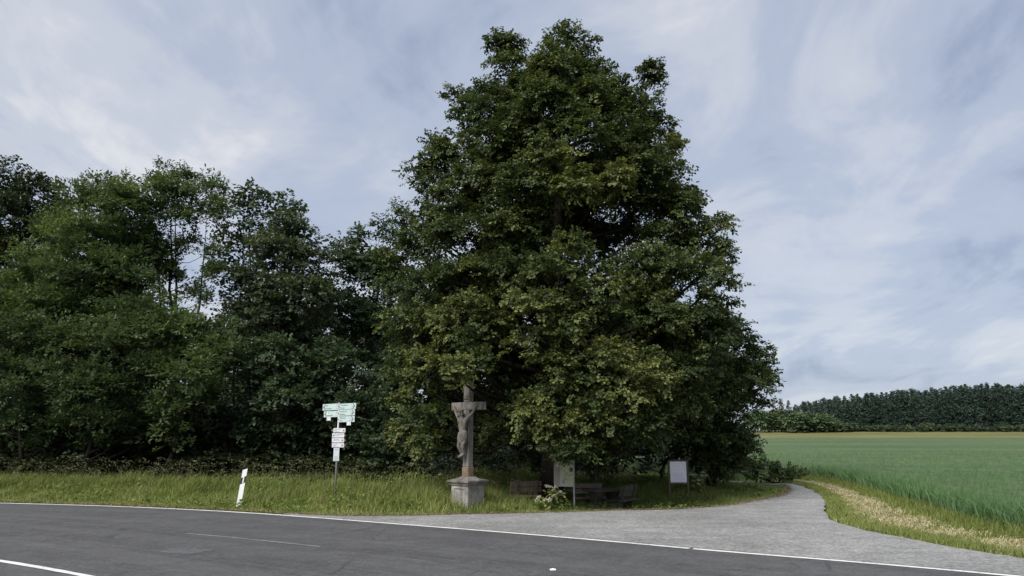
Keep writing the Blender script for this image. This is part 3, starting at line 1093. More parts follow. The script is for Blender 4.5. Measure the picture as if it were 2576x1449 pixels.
def tree(name, label, foot, top, r0, lobes, far, style, leafmat, barkmat, per_m2, seed, cat='tree', group=None, dens=14.0, scale=1.0, rmin=0.24, rmax=0.8, stems=None):
    foot = np.asarray(foot, float)
    loc = [(np.asarray(l[0]) - foot, *l[1:]) for l in lobes]
    floc = [(np.asarray(c) - foot, r) for c, r in (far or [])]
    me, C, R = leaf_mesh('crown', loc, style, per_m2, seed, dens, scale, rmin, rmax, floc)
    root = empty(name, tuple(foot), 0, label, cat, group)
    tm, bm_ = wood_mesh((0, 0, -0.1), np.asarray(top) - foot, r0, loc + floc, (C, R), seed)
    link('trunk', tm, barkmat, root)
    for s_b, s_t, s_r in (stems or []):
        tm2, _ = wood_mesh(np.asarray(s_b) - foot, np.asarray(s_t) - foot, s_r, [], None, seed + 3)
        link('trunk', tm2, barkmat, root)
    link('branches', bm_, barkmat, root)
    link('crown', me, leafmat, root)
    return root


def LB(rows, d):
    """rows of (u, v, radius in px, depth offset) -> lobes in metres"""
    out = []
    for r in rows:
        o = r[3] if len(r) > 3 else 0.0
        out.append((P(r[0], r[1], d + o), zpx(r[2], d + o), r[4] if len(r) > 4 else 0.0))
    return out


def behind(rows, d, seed, lo=1.0):
    """the far half of a crown: every near bough has a counterpart beyond the trunk"""
    rng = random.Random(seed)
    out = []
    for r in rows:
        o = r[3] if len(r) > 3 else 0.0
        if o < -0.4:
            c = P(r[0], r[1], d + o)
            c[1] = d - o * 0.95 + rng.uniform(-.4, .4)
            c[0] += rng.uniform(-.9, .9)
            c[2] += rng.uniform(-.5, .5)
            out.append((c, zpx(r[2], d) * lo))
    return out


def foot_at(u, d):
    x = (u - 1288) / F * d
    return np.array([x, d, float(terrain(x, d))])


# the big lime tree
LD = 23.6
LIME = [(1425, 92, 38, 0), (1400, 130, 50, -.4), (1465, 140, 52, .3), (1430, 190, 80, -.8), (1500, 200, 55, .4),
        (1262, 122, 34, .5), (1272, 175, 46, .3), (1335, 228, 52, 0), (1340, 185, 34, 0), (1290, 225, 40, .2), (1532, 232, 46, 0), (1568, 255, 34, 0), (1590, 300, 40, .2), (1120, 425, 46, .4), (1062, 415, 24, .8), (1150, 520, 60, -.2), (1085, 515, 36, .6), (1460, 250, 60, -.9), (1300, 340, 70, -.9), (1620, 400, 56, -.3), (1262, 222, 40, .2), (1225, 262, 42, .2), (1620, 285, 34, .3), (1660, 600, 56, -.6), (1350, 620, 60, -1.6), (1250, 660, 60, -1.4), (1246, 108, 16, .4), (1292, 112, 16, .5), (1640, 182, 14, .5), (1500, 275, 80, -1),
        (1632, 198, 24, .5), (1626, 250, 34, .3), (1600, 325, 52, 0), (1150, 242, 34, .8), (1185, 300, 52, .5),
        (1250, 290, 76, -.5), (1370, 305, 95, -1.4), (1660, 330, 52, .5), (1692, 395, 42, .5), (1560, 380, 86, -1),
        (1450, 360, 86, -1.9), (1092, 372, 32, 1), (1150, 395, 58, .5), (1240, 390, 76, -.8), (1045, 445, 34, 1),
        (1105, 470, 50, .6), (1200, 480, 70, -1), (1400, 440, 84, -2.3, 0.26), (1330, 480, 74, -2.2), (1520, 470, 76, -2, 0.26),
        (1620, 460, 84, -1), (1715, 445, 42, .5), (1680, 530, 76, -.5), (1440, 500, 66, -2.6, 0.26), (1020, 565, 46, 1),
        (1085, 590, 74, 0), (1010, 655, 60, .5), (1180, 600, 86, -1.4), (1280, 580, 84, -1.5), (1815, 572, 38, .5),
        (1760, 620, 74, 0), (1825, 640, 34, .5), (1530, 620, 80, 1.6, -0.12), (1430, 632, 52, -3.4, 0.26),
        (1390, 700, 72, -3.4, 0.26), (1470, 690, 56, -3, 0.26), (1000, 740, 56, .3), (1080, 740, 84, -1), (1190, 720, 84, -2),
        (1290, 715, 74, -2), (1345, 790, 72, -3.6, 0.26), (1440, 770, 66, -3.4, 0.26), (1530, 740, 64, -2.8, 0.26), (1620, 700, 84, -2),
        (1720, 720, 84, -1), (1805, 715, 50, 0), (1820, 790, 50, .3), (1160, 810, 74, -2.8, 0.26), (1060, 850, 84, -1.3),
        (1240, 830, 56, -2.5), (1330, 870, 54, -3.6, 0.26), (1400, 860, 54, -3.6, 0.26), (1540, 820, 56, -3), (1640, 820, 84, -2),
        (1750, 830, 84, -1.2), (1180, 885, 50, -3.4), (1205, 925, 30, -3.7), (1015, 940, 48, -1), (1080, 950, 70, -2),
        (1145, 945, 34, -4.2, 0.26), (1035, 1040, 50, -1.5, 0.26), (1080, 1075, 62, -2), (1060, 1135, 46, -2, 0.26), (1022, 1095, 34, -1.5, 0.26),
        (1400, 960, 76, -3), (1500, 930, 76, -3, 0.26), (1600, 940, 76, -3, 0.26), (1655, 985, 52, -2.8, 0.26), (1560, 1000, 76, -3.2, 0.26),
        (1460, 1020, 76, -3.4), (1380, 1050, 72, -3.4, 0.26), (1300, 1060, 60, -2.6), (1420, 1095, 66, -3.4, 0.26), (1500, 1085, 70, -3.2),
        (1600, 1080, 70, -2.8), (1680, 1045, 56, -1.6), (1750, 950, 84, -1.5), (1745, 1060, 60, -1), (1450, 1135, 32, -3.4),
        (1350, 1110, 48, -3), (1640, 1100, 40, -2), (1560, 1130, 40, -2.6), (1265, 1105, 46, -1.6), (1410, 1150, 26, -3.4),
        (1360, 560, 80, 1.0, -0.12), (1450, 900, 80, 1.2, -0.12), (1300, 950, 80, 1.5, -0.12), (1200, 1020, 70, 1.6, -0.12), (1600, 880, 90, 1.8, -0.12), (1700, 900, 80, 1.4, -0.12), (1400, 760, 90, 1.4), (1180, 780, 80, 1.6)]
lime_lobes = LB(LIME, LD)  # last value: pale bracts plus painted light on jutting boughs, shade in hollows
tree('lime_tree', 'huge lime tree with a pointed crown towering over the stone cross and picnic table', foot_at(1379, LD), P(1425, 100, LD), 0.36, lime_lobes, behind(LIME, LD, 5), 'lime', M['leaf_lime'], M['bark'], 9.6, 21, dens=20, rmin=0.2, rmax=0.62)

# its lower neighbour on the right
RD = 27.0
RIGHT = [(1850, 835, 40, .5), (1895, 890, 44, 0), (1925, 910, 34, 0), (1880, 960, 60, -.5), (1925, 970, 30, 0), (1895, 1025, 42, 0), (1845, 1050, 60, -.8),
         (1820, 960, 76, -1), (1830, 1120, 50, -.6), (1865, 1105, 34, 0), (1790, 1090, 70, -1), (1780, 880, 84, 0), (1760, 1000, 80, -1), (1860, 1150, 30, 0), (1872, 1125, 30, -.3), (1815, 1155, 40, -.5), (1780, 1165, 34, -.6), (1840, 1172, 22, -.4), (1750, 1140, 50, -.6), (1700, 1110, 44, .6)]
tree('lime_tree', 'low rounded lime tree bulging out to the right of the huge one, above the track', foot_at(1775, RD), P(1800, 900, RD), 0.2, LB(RIGHT, RD), behind(RIGHT, RD, 6), 'lime', M['leaf_lime2'], M['bark'], 8.5, 22, dens=18)

# the wood on the left
def wtree(name, label, rows, d, fu, tv, r0, style, mat, bark, per, seed, dens=14.0, scale=1.0, group='trees of the roadside wood', stems=None, back=True, rmin=0.26, cat='tree'):
    lob = LB(rows, d)
    far = behind(rows, d, seed) if back else None
    tu = min(rows, key=lambda r: r[1])[0]
    return tree(name, label, foot_at(fu, d), P(tu, tv, d), r0, lob, far, style, M[mat], M[bark], per, seed, cat, group, dens, scale, rmin, 0.9, stems)


A = [(240, 485, 42), (305, 478, 36), (200, 535, 62, -.4), (290, 540, 76, -.8), (150, 600, 62, -.5), (230, 625, 84, -1.2), (300, 615, 62, -.5), (95, 670, 60, -.6), (55, 740, 76, -.8), (180, 720, 95, -1.5), (300, 710, 95, -1.2), (15, 800, 80, -1), (130, 810, 90, -1.6), (250, 810, 90, -1.5), (330, 800, 56, -1.0)]
wtree('robinia_tree', 'broad light green robinia second from the left edge of the wood', A, 31.0, 240, 520, 0.2, 'robinia', 'leaf_robinia_light', 'bark', 3.9, 31, scale=1.1)
B = [(432, 455, 36), (398, 475, 32), (478, 465, 34), (528, 490, 32), (445, 515, 66, -.4), (540, 540, 36), (392, 550, 58, -.4), (500, 560, 50), (370, 620, 46), (380, 700, 50), (520, 640, 30), (470, 625, 22), (430, 690, 18), (540, 700, 24), (500, 760, 36)]
wtree('robinia_tree', 'tall robinia with bare forked stems against bright sky below its light top', B, 32.0, 455, 500, 0.13, 'robinia', 'leaf_robinia_light', 'bark', 7.0, 32, back=False,
      stems=[(foot_at(470, 32.2), P(440, 520, 32.2), 0.12), (foot_at(440, 32.6), P(395, 560, 32.6), 0.11), (foot_at(480, 31.8), P(520, 560, 31.8), 0.10)])
C_ = [(598, 520, 24), (628, 495, 22), (662, 515, 30), (712, 512, 28), (748, 548, 24), (640, 560, 40), (700, 560, 42), (588, 595, 36), (560, 570, 30), (610, 650, 44), (680, 600, 30), (560, 680, 36), (590, 760, 40)]
wtree('ash_tree', 'sparse see through tree with scattered leaves against the sky', C_, 35.0, 640, 520, 0.12, 'broad', 'leaf_maple', 'bark', 1.15, 33, dens=20, back=False, scale=1.25,
      stems=[(foot_at(600, 35.2), P(615, 540, 35.2), 0.09), (foot_at(670, 34.6), P(705, 530, 34.6), 0.08)])
D_ = [(722, 590, 56), (778, 625, 50), (690, 655, 80, -.6), (778, 690, 62, -.3), (640, 730, 72, -.6), (740, 755, 84, -1), (805, 745, 36), (605, 700, 36), (700, 830, 74, -1), (615, 815, 54, -.6), (795, 805, 44)]
wtree('oak_tree', 'dull grey green tree with a rounded top left of the huge lime', D_, 33.0, 700, 600, 0.2, 'broad', 'leaf_grey', 'bark_grey', 4.0, 34)
E_ = [(850, 640, 40), (880, 608, 32), (925, 600, 40), (965, 575, 40), (900, 700, 84, -.6), (850, 760, 54), (960, 690, 60), (885, 830, 80, -1), (945, 830, 66, -.6), (1000, 610, 40), (990, 780, 50), (960, 930, 70, -1)]
wtree('maple_tree', 'dark blue green tree half hidden behind the left side of the huge lime', E_, 37.0, 905, 600, 0.2, 'broad', 'leaf_maple', 'bark', 3.2, 35)
T1 = [(40, 430, 36), (20, 490, 62, -.4), (85, 490, 50), (140, 500, 28), (130, 555, 40), (40, 570, 76, -.8), (110, 620, 46), (15, 660, 66, -.5), (-60, 520, 70), (-70, 640, 80, -.6), (20, 760, 80, -.5), (-80, 760, 80)]
wtree('spruce_tree', 'tall dark tree at the left edge rising behind the lighter robinias', T1, 39.0, 30, 430, 0.25, 'broad', 'leaf_dark', 'bark', 2.4, 36, scale=1.25)
F1 = [(60, 870, 84, -.6), (180, 890, 92, -1), (-30, 900, 80, -.4), (40, 960, 84, -.8), (150, 985, 84, -1), (80, 1070, 70, -.8), (-20, 1050, 70, -.5), (190, 1085, 62, -.8), (-60, 980, 70), (110, 1130, 40, -.5)]
wtree('robinia_tree', 'low spreading robinia at the left edge just behind the verge grass', F1, 29.5, 90, 900, 0.12, 'robinia', 'leaf_robinia', 'bark', 4.4, 37)
F2 = [(300, 880, 84, -.8), (330, 780, 46, -.6), (250, 990, 84, -1), (350, 970, 74, -.8), (270, 1080, 62, -.8), (210, 1000, 60, -.5), (330, 1080, 56, -.6), (240, 1125, 34)]
wtree('robinia_tree', 'young robinia with drooping layered foliage left of the white roadside post', F2, 29.0, 222, 850, 0.11, 'robinia', 'leaf_robinia', 'bark', 4.4, 38)
F3 = [(430, 850, 84, -.6), (470, 935, 84, -1), (540, 895, 62, -.5), (400, 930, 60, -.6), (490, 1015, 60, -.8), (410, 1065, 56, -.8), (440, 1100, 44, -.8), (550, 990, 44, -.4), (560, 840, 40)]
wtree('robinia_tree', 'robinia whose bright lowest branch hangs behind the white roadside post', F3, 29.0, 425, 830, 0.11, 'robinia', 'leaf_robinia_light', 'bark', 4.4, 39)
G1 = [(630, 920, 74, -.4), (700, 930, 74, -.6), (640, 1025, 74, -.8), (720, 1035, 84, -1), (625, 1110, 54, -.5), (700, 1125, 60, -.6), (660, 1160, 40), (760, 960, 50)]
wtree('hazel_bush', 'large dark green bush behind the tall grass left of the signpost', G1, 30.5, 690, 930, 0.09, 'broad', 'leaf_maple', 'bark', 3.0, 40, cat='bush', group='bushes along the edge of the wood')
G2 = [(785, 950, 64, -.4), (830, 1030, 66, -.6), (775, 1130, 54, -.4), (850, 1110, 54, -.6), (900, 955, 74, -.4), (905, 1040, 74, -.8), (900, 1130, 50, -.6), (840, 900, 50)]
wtree('hazel_bush', 'dark bush with broad leaves right behind the signpost', G2, 31.0, 850, 930, 0.09, 'broad', 'leaf_maple', 'bark', 3.0, 41, cat='bush', group='bushes along the edge of the wood')
G3 = [(965, 1020, 58, -.3), (985, 1110, 54, -.4), (945, 1130, 50, -.4), (1030, 1150, 44), (1100, 1130, 54), (1180, 1110, 54), (1240, 1150, 44), (1000, 940, 50), (1150, 1030, 50), (1100, 1180, 34), (1200, 1180, 34), (1290, 1160, 40)]
wtree('hazel_bush', 'shadowy bush filling the gap behind the stone cross', G3, 29.5, 1050, 1000, 0.09, 'broad', 'leaf_maple', 'bark', 3.0, 42, cat='bush', group='bushes along the edge of the wood')
G4 = [(1500, 1130, 50), (1580, 1150, 44), (1640, 1160, 44), (1700, 1165, 40), (1760, 1170, 36), (1820, 1165, 40), (1450, 1160, 36), (1540, 1170, 30), (1690, 1110, 50), (1860, 1180, 24)]
wtree('elder_bush', 'dark undergrowth bush behind the picnic table and the white poster', G4, 28.5, 1640, 1120, 0.07, 'broad', 'leaf_dark', 'bark', 3.0, 43, cat='bush', group='bushes along the edge of the wood', back=False)
# undergrowth along the foot of the wood and trees standing deeper in it
rng = random.Random(3)
und = []
for k_ in range(3):
    rows = [(rng.uniform(-260, 260), rng.uniform(1090, 1175), rng.uniform(36, 60), rng.uniform(-.8, .8)) for _ in range(15)]
    me, C, R = leaf_mesh('foliage', [(c - foot_at(0, 34.0), r) for c, r, _ in LB(rows, 34.0)], 'broad', 2.3, 60 + k_, 14.0, 1.3)
    und.append(me)
for k_, (u, d) in enumerate([(90, 33.5), (330, 34.5), (560, 36), (800, 35), (1030, 35), (60, 29.6), (330, 29.8), (610, 29.5), (850, 29.4), (20, 31.6), (170, 31.8), (300, 31.5), (480, 32), (640, 32), (780, 31.8), (200, 38), (700, 39), (450, 39.5), (1250, 34), (1500, 34)]):
    f_ = foot_at(u, d)
    r_ = empty('undergrowth_bush', tuple(f_), 0, 'dark undergrowth bush in the shade between the trunks of the left wood', 'bush', 'undergrowth inside the wood')
    if d < 30:
        r_.scale = (0.7, 0.7, 0.45)
    o = link('foliage', und[k_ % 3], None, r_)
    if not und[k_ % 3].materials:
        und[k_ % 3].materials.append(M['leaf_dark'])
    stem = MB()
    for j in range(5):
        stem.tube([(rng.uniform(-1.5, 1.5), rng.uniform(-.4, .4), -0.05), (rng.uniform(-2, 2), rng.uniform(-.6, .6), rng.uniform(1, 2))], [0.03, 0.012], 4, False)
    stem.build('stems', M['bark'], r_)

bm_ = []
for k_ in range(3):
    rr_ = random.Random(80 + k_)
    lob = []
    for j in range(26):
        z = rr_.uniform(1.6, 9.2)
        rad_ = 2.6 * math.sin(min(1, (z - 0.6) / 9.4) * math.pi) ** 0.5
        a = rr_.uniform(0, 2 * math.pi)
        lob.append((np.array([math.cos(a) * rad_ * rr_.uniform(.3, 1), math.sin(a) * rad_ * rr_.uniform(.3, 1), z]), rr_.uniform(.8, 1.3)))
    me, C, R = leaf_mesh('crown', lob, 'broad', 1.5, 80 + k_, 11.0, 1.6)
    tm, br = wood_mesh((0, 0, -.1), (0, 0, 9), 0.17, lob, None, k_)
    me.materials.append(M['leaf_dark'])
    tm.materials.append(M['bark'])
    br.materials.append(M['bark'])
    bm_.append((tm, br, me))
deep = [(-120, 44), (20, 42), (140, 45), (260, 42), (370, 47), (470, 52), (600, 50), (690, 43), (790, 45), (880, 43), (980, 44), (1080, 43), (1190, 44), (60, 50), (330, 54), (540, 58), (740, 53), (1000, 52), (1300, 46), (1420, 42), (1540, 43), (1660, 40), (1740, 36)]
for k_, (u, d) in enumerate(deep):
    f_ = foot_at(u, d)
    tm, br, me = bm_[k_ % 3]
    s = rng.uniform(0.82, 1.0) * (0.72 if u > 1600 else 1)
    r_ = empty('forest_tree', tuple(f_), rng.uniform(0, 6.28), 'dark tree standing deep inside the wood behind the front row', 'tree', 'trees deep inside the wood')
    r_.scale = (s, s, s)
    link('trunk', tm, None, r_)
    link('branches', br, None, r_)
    link('crown', me, None, r_)

# brambles where the track bends
BR = [(1890, 1180, 24), (1925, 1182, 24), (1960, 1190, 20), (1985, 1196, 16), (1940, 1198, 18), (1905, 1198, 18)]
wtree('bramble_shrub', 'low green bramble shrub where the track bends beside the barley', BR, 32.5, 1935, 1180, 0.03, 'broad', 'leaf_shrub', 'bark', 3.4, 44, cat='shrub', group=None, back=False, rmin=0.16)
BR2 = [(2010, 1196, 14), (2040, 1204, 13), (2075, 1207, 10), (2000, 1206, 12)]
wtree('bramble_shrub', 'smaller bramble patch right of the bend along the barley edge', BR2, 35.0, 2030, 1200, 0.02, 'broad', 'leaf_shrub', 'bark', 3.4, 45, cat='shrub', group=None, back=False, rmin=0.14)

# ------------------------------------------------------------------ far pine wood
def pine_meshes(seed, h=18.0):
    rng_ = np.random.default_rng(seed)
    Q, T = [], []
    z = 0.8
    while z < h - 0.3:
        f = (z - 0.8) / (h - 0.8)
        r = (3.3 * (1 - f ** 1.6) ** 0.9 + 0.25) * rng_.uniform(0.75, 1.2)
        nb = int(7 - 3 * f)
        for b_ in range(nb):
            a = rng_.uniform(0, 2 * math.pi)
            L = r * rng_.uniform(0.6, 1.15)
            d = np.array([math.cos(a), math.sin(a), rng_.uniform(-0.1, 0.35)])
            m = int(5 + 12 * L / 3)
            t = rng_.uniform(0.25, 1, m)
            c = np.array([0, 0, z]) + d * (L * t)[:, None] + rng_.normal(0, 0.22, (m, 3))
            ax = unit(d + rng_.normal(0, 0.5, (m, 3)) + [0, 0, 0.4]) * rng_.uniform(0.35, 0.75, m)[:, None]
            bx = unit(np.cross(ax, rng_.normal(0, 1, (m, 3)))) * rng_.uniform(0.12, 0.26, m)[:, None]
            Q.append(np.stack([c - ax * .5, c + bx, c + ax * .6, c - bx], 1))
            T.append(np.clip(rng_.normal(0.4, 0.2, m), 0, 1))
        z += rng_.uniform(0.4, 0.75)
    Q = np.concatenate(Q)
    m = len(Q)
    me = mesh_np('crown', Q.reshape(-1, 3), np.arange(m * 4), np.full(m, 4), np.concatenate(T))
    tb = MB()
    tb.tube([(0, 0, -0.5), (0.1, 0, h * 0.5), (0, 0.05, h)], [0.2, 0.13, 0.03], 6)
    tm = tb.mesh('trunk', True)
    me.materials.append(M['needle'])
    tm.materials.append(M['bark_grey'])
    return tm, me


pines = [pine_meshes(200 + i) for i in range(5)]
rng = random.Random(17)


def put_tree(name, meshes, x, y, s, label, cat, group, sz=1.0):
    r_ = empty(name, (x, y, float(terrain(x, y)) - 0.1), rng.uniform(0, 6.28), label, cat, group)
    r_.scale = (s * rng.uniform(1.0, 1.45), s * rng.uniform(1.0, 1.45), s * sz)
    link('trunk', meshes[0], None, r_)
    link('crown', meshes[1], None, r_)
    return r_


k_ = 0
for row, (dy, step) in enumerate([(0, 13.5), (5, 12.5), (11, 12.5), (18, 13.5)]):
    u = 1985 + row * 4 + (30 if row == 0 else 0)
    while u < 2860:
        d = 302 + dy + rng.uniform(-2, 2)
        hpx = np.interp(u, [1960, 2000, 2120, 2300, 2430, 2576, 2700], [60, 72, 87, 102, 112, 118, 120])
        hm = hpx * d / F * rng.uniform(0.86, 1.05)
        put_tree('pine_tree', pines[rng.randrange(5)], (u - 1288) / F * d, d, hm / 18.0, 'dark pine tree in the wood along the far edge of the barley field', 'tree', 'pines beyond the barley field')
        u += step * rng.uniform(0.75, 1.25)
lone = pine_meshes(230, 18)
put_tree('pine_tree', lone, (1957 - 1288) / F * 318, 318, 0.78, 'dark pine at the very left end of the far wood, touching the lime leaves', 'tree', None, 0.98)
put_tree('pine_tree', lone, (1975 - 1288) / F * 319, 319, 0.74, 'dark pine standing apart at the left, second from the end of the far wood', 'tree', None, 0.98)
bmesh_far = []
for k_ in range(3):
    rr_ = random.Random(90 + k_)
    lob = [(np.array([rr_.uniform(-2.4, 2.4), rr_.uniform(-1.6, 1.6), rr_.uniform(1.2, 5.6)]), rr_.uniform(.9, 1.5)) for j in range(14)]
    me, C, R = leaf_mesh('crown', lob, 'broad', 0.55, 90 + k_, 8.0, 4.0)
    tm, br = wood_mesh((0, 0, -.1), (0, 0, 5), 0.12, lob, None, k_)
    me.materials.append(M['leaf_far'])
    tm.materials.append(M['bark'])
    bmesh_far.append((tm, me))
for u in np.arange(1895, 2110, 13):
    d = 294 + rng.uniform(-3, 4)
    u2 = u + rng.uniform(-3, 3)
    put_tree('broadleaf_tree', bmesh_far[rng.randrange(3)], (u2 - 1288) / F * d, d, np.interp(u2, [1900, 2000, 2060, 2110], [1.15, 1.0, 0.9, 0.5]) * rng.uniform(.85, 1.1), 'small light green tree in front of the far pines at their left end', 'tree', 'light green trees before the pine wood')
for u in np.arange(2100, 2860, 17):
    d = 297 + rng.uniform(-2, 2)
    put_tree('broadleaf_tree', bmesh_far[rng.randrange(3)], (u - 1288) / F * d, d, rng.uniform(.3, .5), 'low bush at the foot of the far pine wood', 'bush', 'low bushes before the pine wood')

# ------------------------------------------------------------------ text
def text_mesh(txt, h):
    cu = bpy.data.curves.new('lettering', 'FONT')
    cu.body = txt
    cu.size = h
    cu.resolution_u = 2
    cu.extrude = 0.0005
    o = bpy.data.objects.new('lettering', cu)
    COL.objects.link(o)
    dg = bpy.context.evaluated_depsgraph_get()
    me = bpy.data.meshes.new_from_object(o.evaluated_get(dg))
    bpy.data.objects.remove(o)
    bpy.data.curves.remove(cu)
    me.name = 'lettering'
    return me


def lettering(txt, h, x, z, y, mat, parent, right=False, fitw=None):
    me = text_mesh(txt, h)
    xs = [v.co.x for v in me.vertices]
    wdt = max(xs) - min(xs)
    sx = 1.0 if not fitw else fitw / wdt
    o = link('lettering', me, mat, parent)
    o.rotation_euler = (rad(90), 0, 0)
    o.scale = (sx, 1, 1)
    o.location = (x - (wdt * sx if right else 0), y, z)
    return o


# ------------------------------------------------------------------ delineator post
dp = G(600, 1273)
root = empty('roadside_post', (dp[0], dp[1], -0.02), rad(14), 'leaning white plastic roadside post with a black band', 'roadside post')
root.rotation_euler = (rad(2), rad(6.5), rad(12))
hw, dep = 0.062, 0.05


def post_sec(z0, z1, skew0, skew1, wd, mat, name, front):
    """a slice of the three sided post whose lower and upper edge slant"""
    o = [(-wd, -front), (wd, -front), (wd * 0.8, dep * 0.6), (0.0, dep * 1.5), (-wd * 0.8, dep * 0.6)]
    mb = MB()
    n = len(o)
    for zc, sk_ in ((z0, skew0), (z1, skew1)):
        mb.v += [(x, y, zc + sk_ * x) for x, y in o]
    mb.f.append(tuple(range(n))[::-1])
    mb.f.append(tuple(range(n, 2 * n)))
    for i in range(n):
        j = (i + 1) % n
        mb.f.append((i, j, n + j, n + i))
    return mb.build(name, mat, root)


post_sec(0, 0.64, 0, .55, hw, M['white'], 'lower_shaft', 0.02)
bd = post_sec(0.64, 0.82, .55, .55, hw * 1.01, M['black'], 'black_band', 0.0205)
post_sec(0.82, 1.03, .55, .45, hw, M['white'], 'upper_shaft', 0.02)
MB().box((0.002, -0.0245, 0.735), (0.04, 0.006, 0.17), bev=0.002).build('reflector', M['reflector'], bd)

# ------------------------------------------------------------------ signpost
sp_ = G(842, 1267)
SX, SY = sp_[0], sp_[1]
sroot = empty('cycle_signpost', (SX, SY, -0.02), 0, 'grey steel signpost with pale green cycle signs and white walking signs', 'signpost')
ZT = P(850, 1013, SY)[2] + 0.02


def zs(v):
    return float(P(848, v, SY)[2]) + 0.02


MB().tube([(0, 0, -0.1), (0, 0, ZT)], [0.03, 0.03], 12).tube([(0, 0, ZT), (0, 0, ZT + 0.012)], [0.033, 0.03], 12).build('pole', M['steel'], sroot, True)


def board(vt, vb, ang, L, sgn, lines, nums, off, plate_at=None, plate_txt=''):
    """pointed cycle sign: sgn -1 points left, +1 right, ang is its turn towards the camera"""
    zt, zb = zs(vt), zs(vb)
    hgt = zt - zb
    e = bpy.data.objects.new('direction_board', None)
    x0 = 0.036
    mb = MB().box((sgn * (x0 + L / 2), 0, (zt + zb) / 2), (L, 0.02, hgt), bev=0.004)
    o = mb.build('direction_board', M['sign_mint'], sroot)
    o.location = (0, -0.01 - off, 0)
    o.rotation_euler = (0, 0, -ang)
    bpy.data.objects.remove(e)
    # bracket arrow
    ch = MB()
    xt = sgn * (x0 + L - 0.05)
    zc = (zt + zb) / 2
    for s in (-1, 1):
        a = Vector((xt, -0.0125, zc))
        b_ = Vector((xt - sgn * 0.085, -0.0125, zc + s * hgt * 0.42))
        dirv = (b_ - a)
        rot = Matrix.Rotation(-math.atan2(dirv.z, dirv.x), 3, 'Y')
        ch.box((a + b_) / 2, (dirv.length + 0.012, 0.003, 0.02), rot)
    ch.build('arrow', M['print_black'], o)
    xl = sgn * (x0 + L) if sgn < 0 else x0
    tx = (xl + 0.155) if sgn < 0 else (x0 + 0.045)
    for i, tline in enumerate(lines):
        lettering(tline, hgt * 0.36, tx, zc + (0.12 - 0.46 * i) * hgt, -0.0125, M['print_green'], o)
    nx_ = (-x0 - 0.04) if sgn < 0 else (x0 + L - 0.20)
    for i, tline in enumerate(nums):
        lettering(tline, hgt * 0.32, nx_, zc + (0.12 - 0.46 * i) * hgt, -0.0125, M['print_grey'], o, right=True)
    # bicycle pictogram: two wheels and a frame
    bx_ = (xl + 0.11) if sgn < 0 else (x0 + L - 0.13)
    pic = MB()
    for dx in (-0.022, 0.022):
        ring = []
        for j in range(10):
            t = 2 * math.pi * j / 10
            ring.append((bx_ + dx + 0.014 * math.cos(t), -0.0125, zc - 0.012 + 0.014 * math.sin(t)))
        pic.tube(ring + [ring[0]], [0.003] * 11, 3, False)
    pic.tube([(bx_ - .022, -.0125, zc - .012), (bx_ - .006, -.0125, zc + .014), (bx_ + .014, -.0125, zc + .014), (bx_ + .022, -.0125, zc - .012)], [0.003] * 4, 3, False)
    pic.build('bicycle_symbol', M['print_grey'], o)
    if plate_at:
        pt, pb, dist = plate_at
        z1, z0 = zs(pt), zs(pb)
        pl = MB().box((sgn * dist, 0, (z1 + z0) / 2), (0.2, 0.012, z1 - z0), bev=0.003).build('route_plate', M['sign_white'], o)
        for i, tline in enumerate(plate_txt):
            lettering(tline, 0.05, sgn * dist - 0.085 + 0.1 * i, (z1 + z0) / 2 - 0.02, -0.0085, M['print_grey'], pl)
    return o


A42 = rad(42)
board(1015, 1031.5, A42, 0.80, -1, ['Hull', 'Schnaittach'], ['12', '3,1'], 0.0)
b2 = board(1033.5, 1049, A42, 0.72, -1, ['Lauf', 'Simmelsdorf'], ['14', '5,2'], 0.004, (1049, 1057.5, 0.50), ['A', '7'])
stk = MB()
zc = zs(1038)
xs_ = -0.54
stk.prism([(xs_ - .075, zc - .055), (xs_ + .07, zc - .055), (xs_ + .03, zc - .02), (xs_ + .035, zc + .05), (xs_ - .02, zc + .055), (xs_ - .035, zc - .01)], -0.02, -0.0115)
stk.build('sticker', M['sign_white'], b2)
board(1016, 1030.5, A42, 0.80, 1, ['Trommetsheim', 'Plessenz'], ['6', '2'], 0.0)
board(1031.3, 1046.5, A42, 0.76, 1, ['Neunkirchen', 'Bischberg'], ['5', '8'], 0.004)
board(1047.8, 1062.5, A42, 0.76, 1, ['Morgenbach', 'Roth'], ['11', '23'], 0.008, (1062.5, 1070.5, 0.52), ['E', '23'])


def walk_sign(vt, vb, tip, dx, lines, sym, tipmat):
    zt, zb = zs(vt), zs(vb)
    hgt = zt - zb
    o = MB().box((dx, 0, (zt + zb) / 2), (0.355, 0.014, hgt), bev=0.003).build('walking_board', M['sign_white'], sroot)
    o.location = (0, -0.04, 0)
    zc_ = (zt + zb) / 2
    x0, x1 = dx - 0.177, dx + 0.177
    if tip < 0:
        out = [(x0, zc_ - hgt * .45), (x0, zc_ + hgt * .45), (x0 - 0.07, zc_)]
    else:
        out = [(x1, zc_ - hgt * .45), (x1 + 0.055, zc_), (x1, zc_ + hgt * .45)]
    MB().prism(out, -0.006, 0.006).build('arrow_tip', tipmat, o)
    for i, tline in enumerate(lines):
        lettering(tline, hgt * 0.30, x0 + (0.03 if sym > 0 else 0.07), zc_ + hgt * (0.18 - i * 0.30), -0.009, M['print_grey'], o)
    sx = x1 - 0.05 if sym > 0 else x0 + 0.04
    sy = MB()
    sy.prism([(sx - .022, zc_ - .03), (sx + .022, zc_ - .03), (sx + .022, zc_ + .01), (sx, zc_ + .035), (sx - .022, zc_ + .01)], -0.0095, -0.0075)
    sy.build('route_symbol', M['print_grey'], o)
    return o


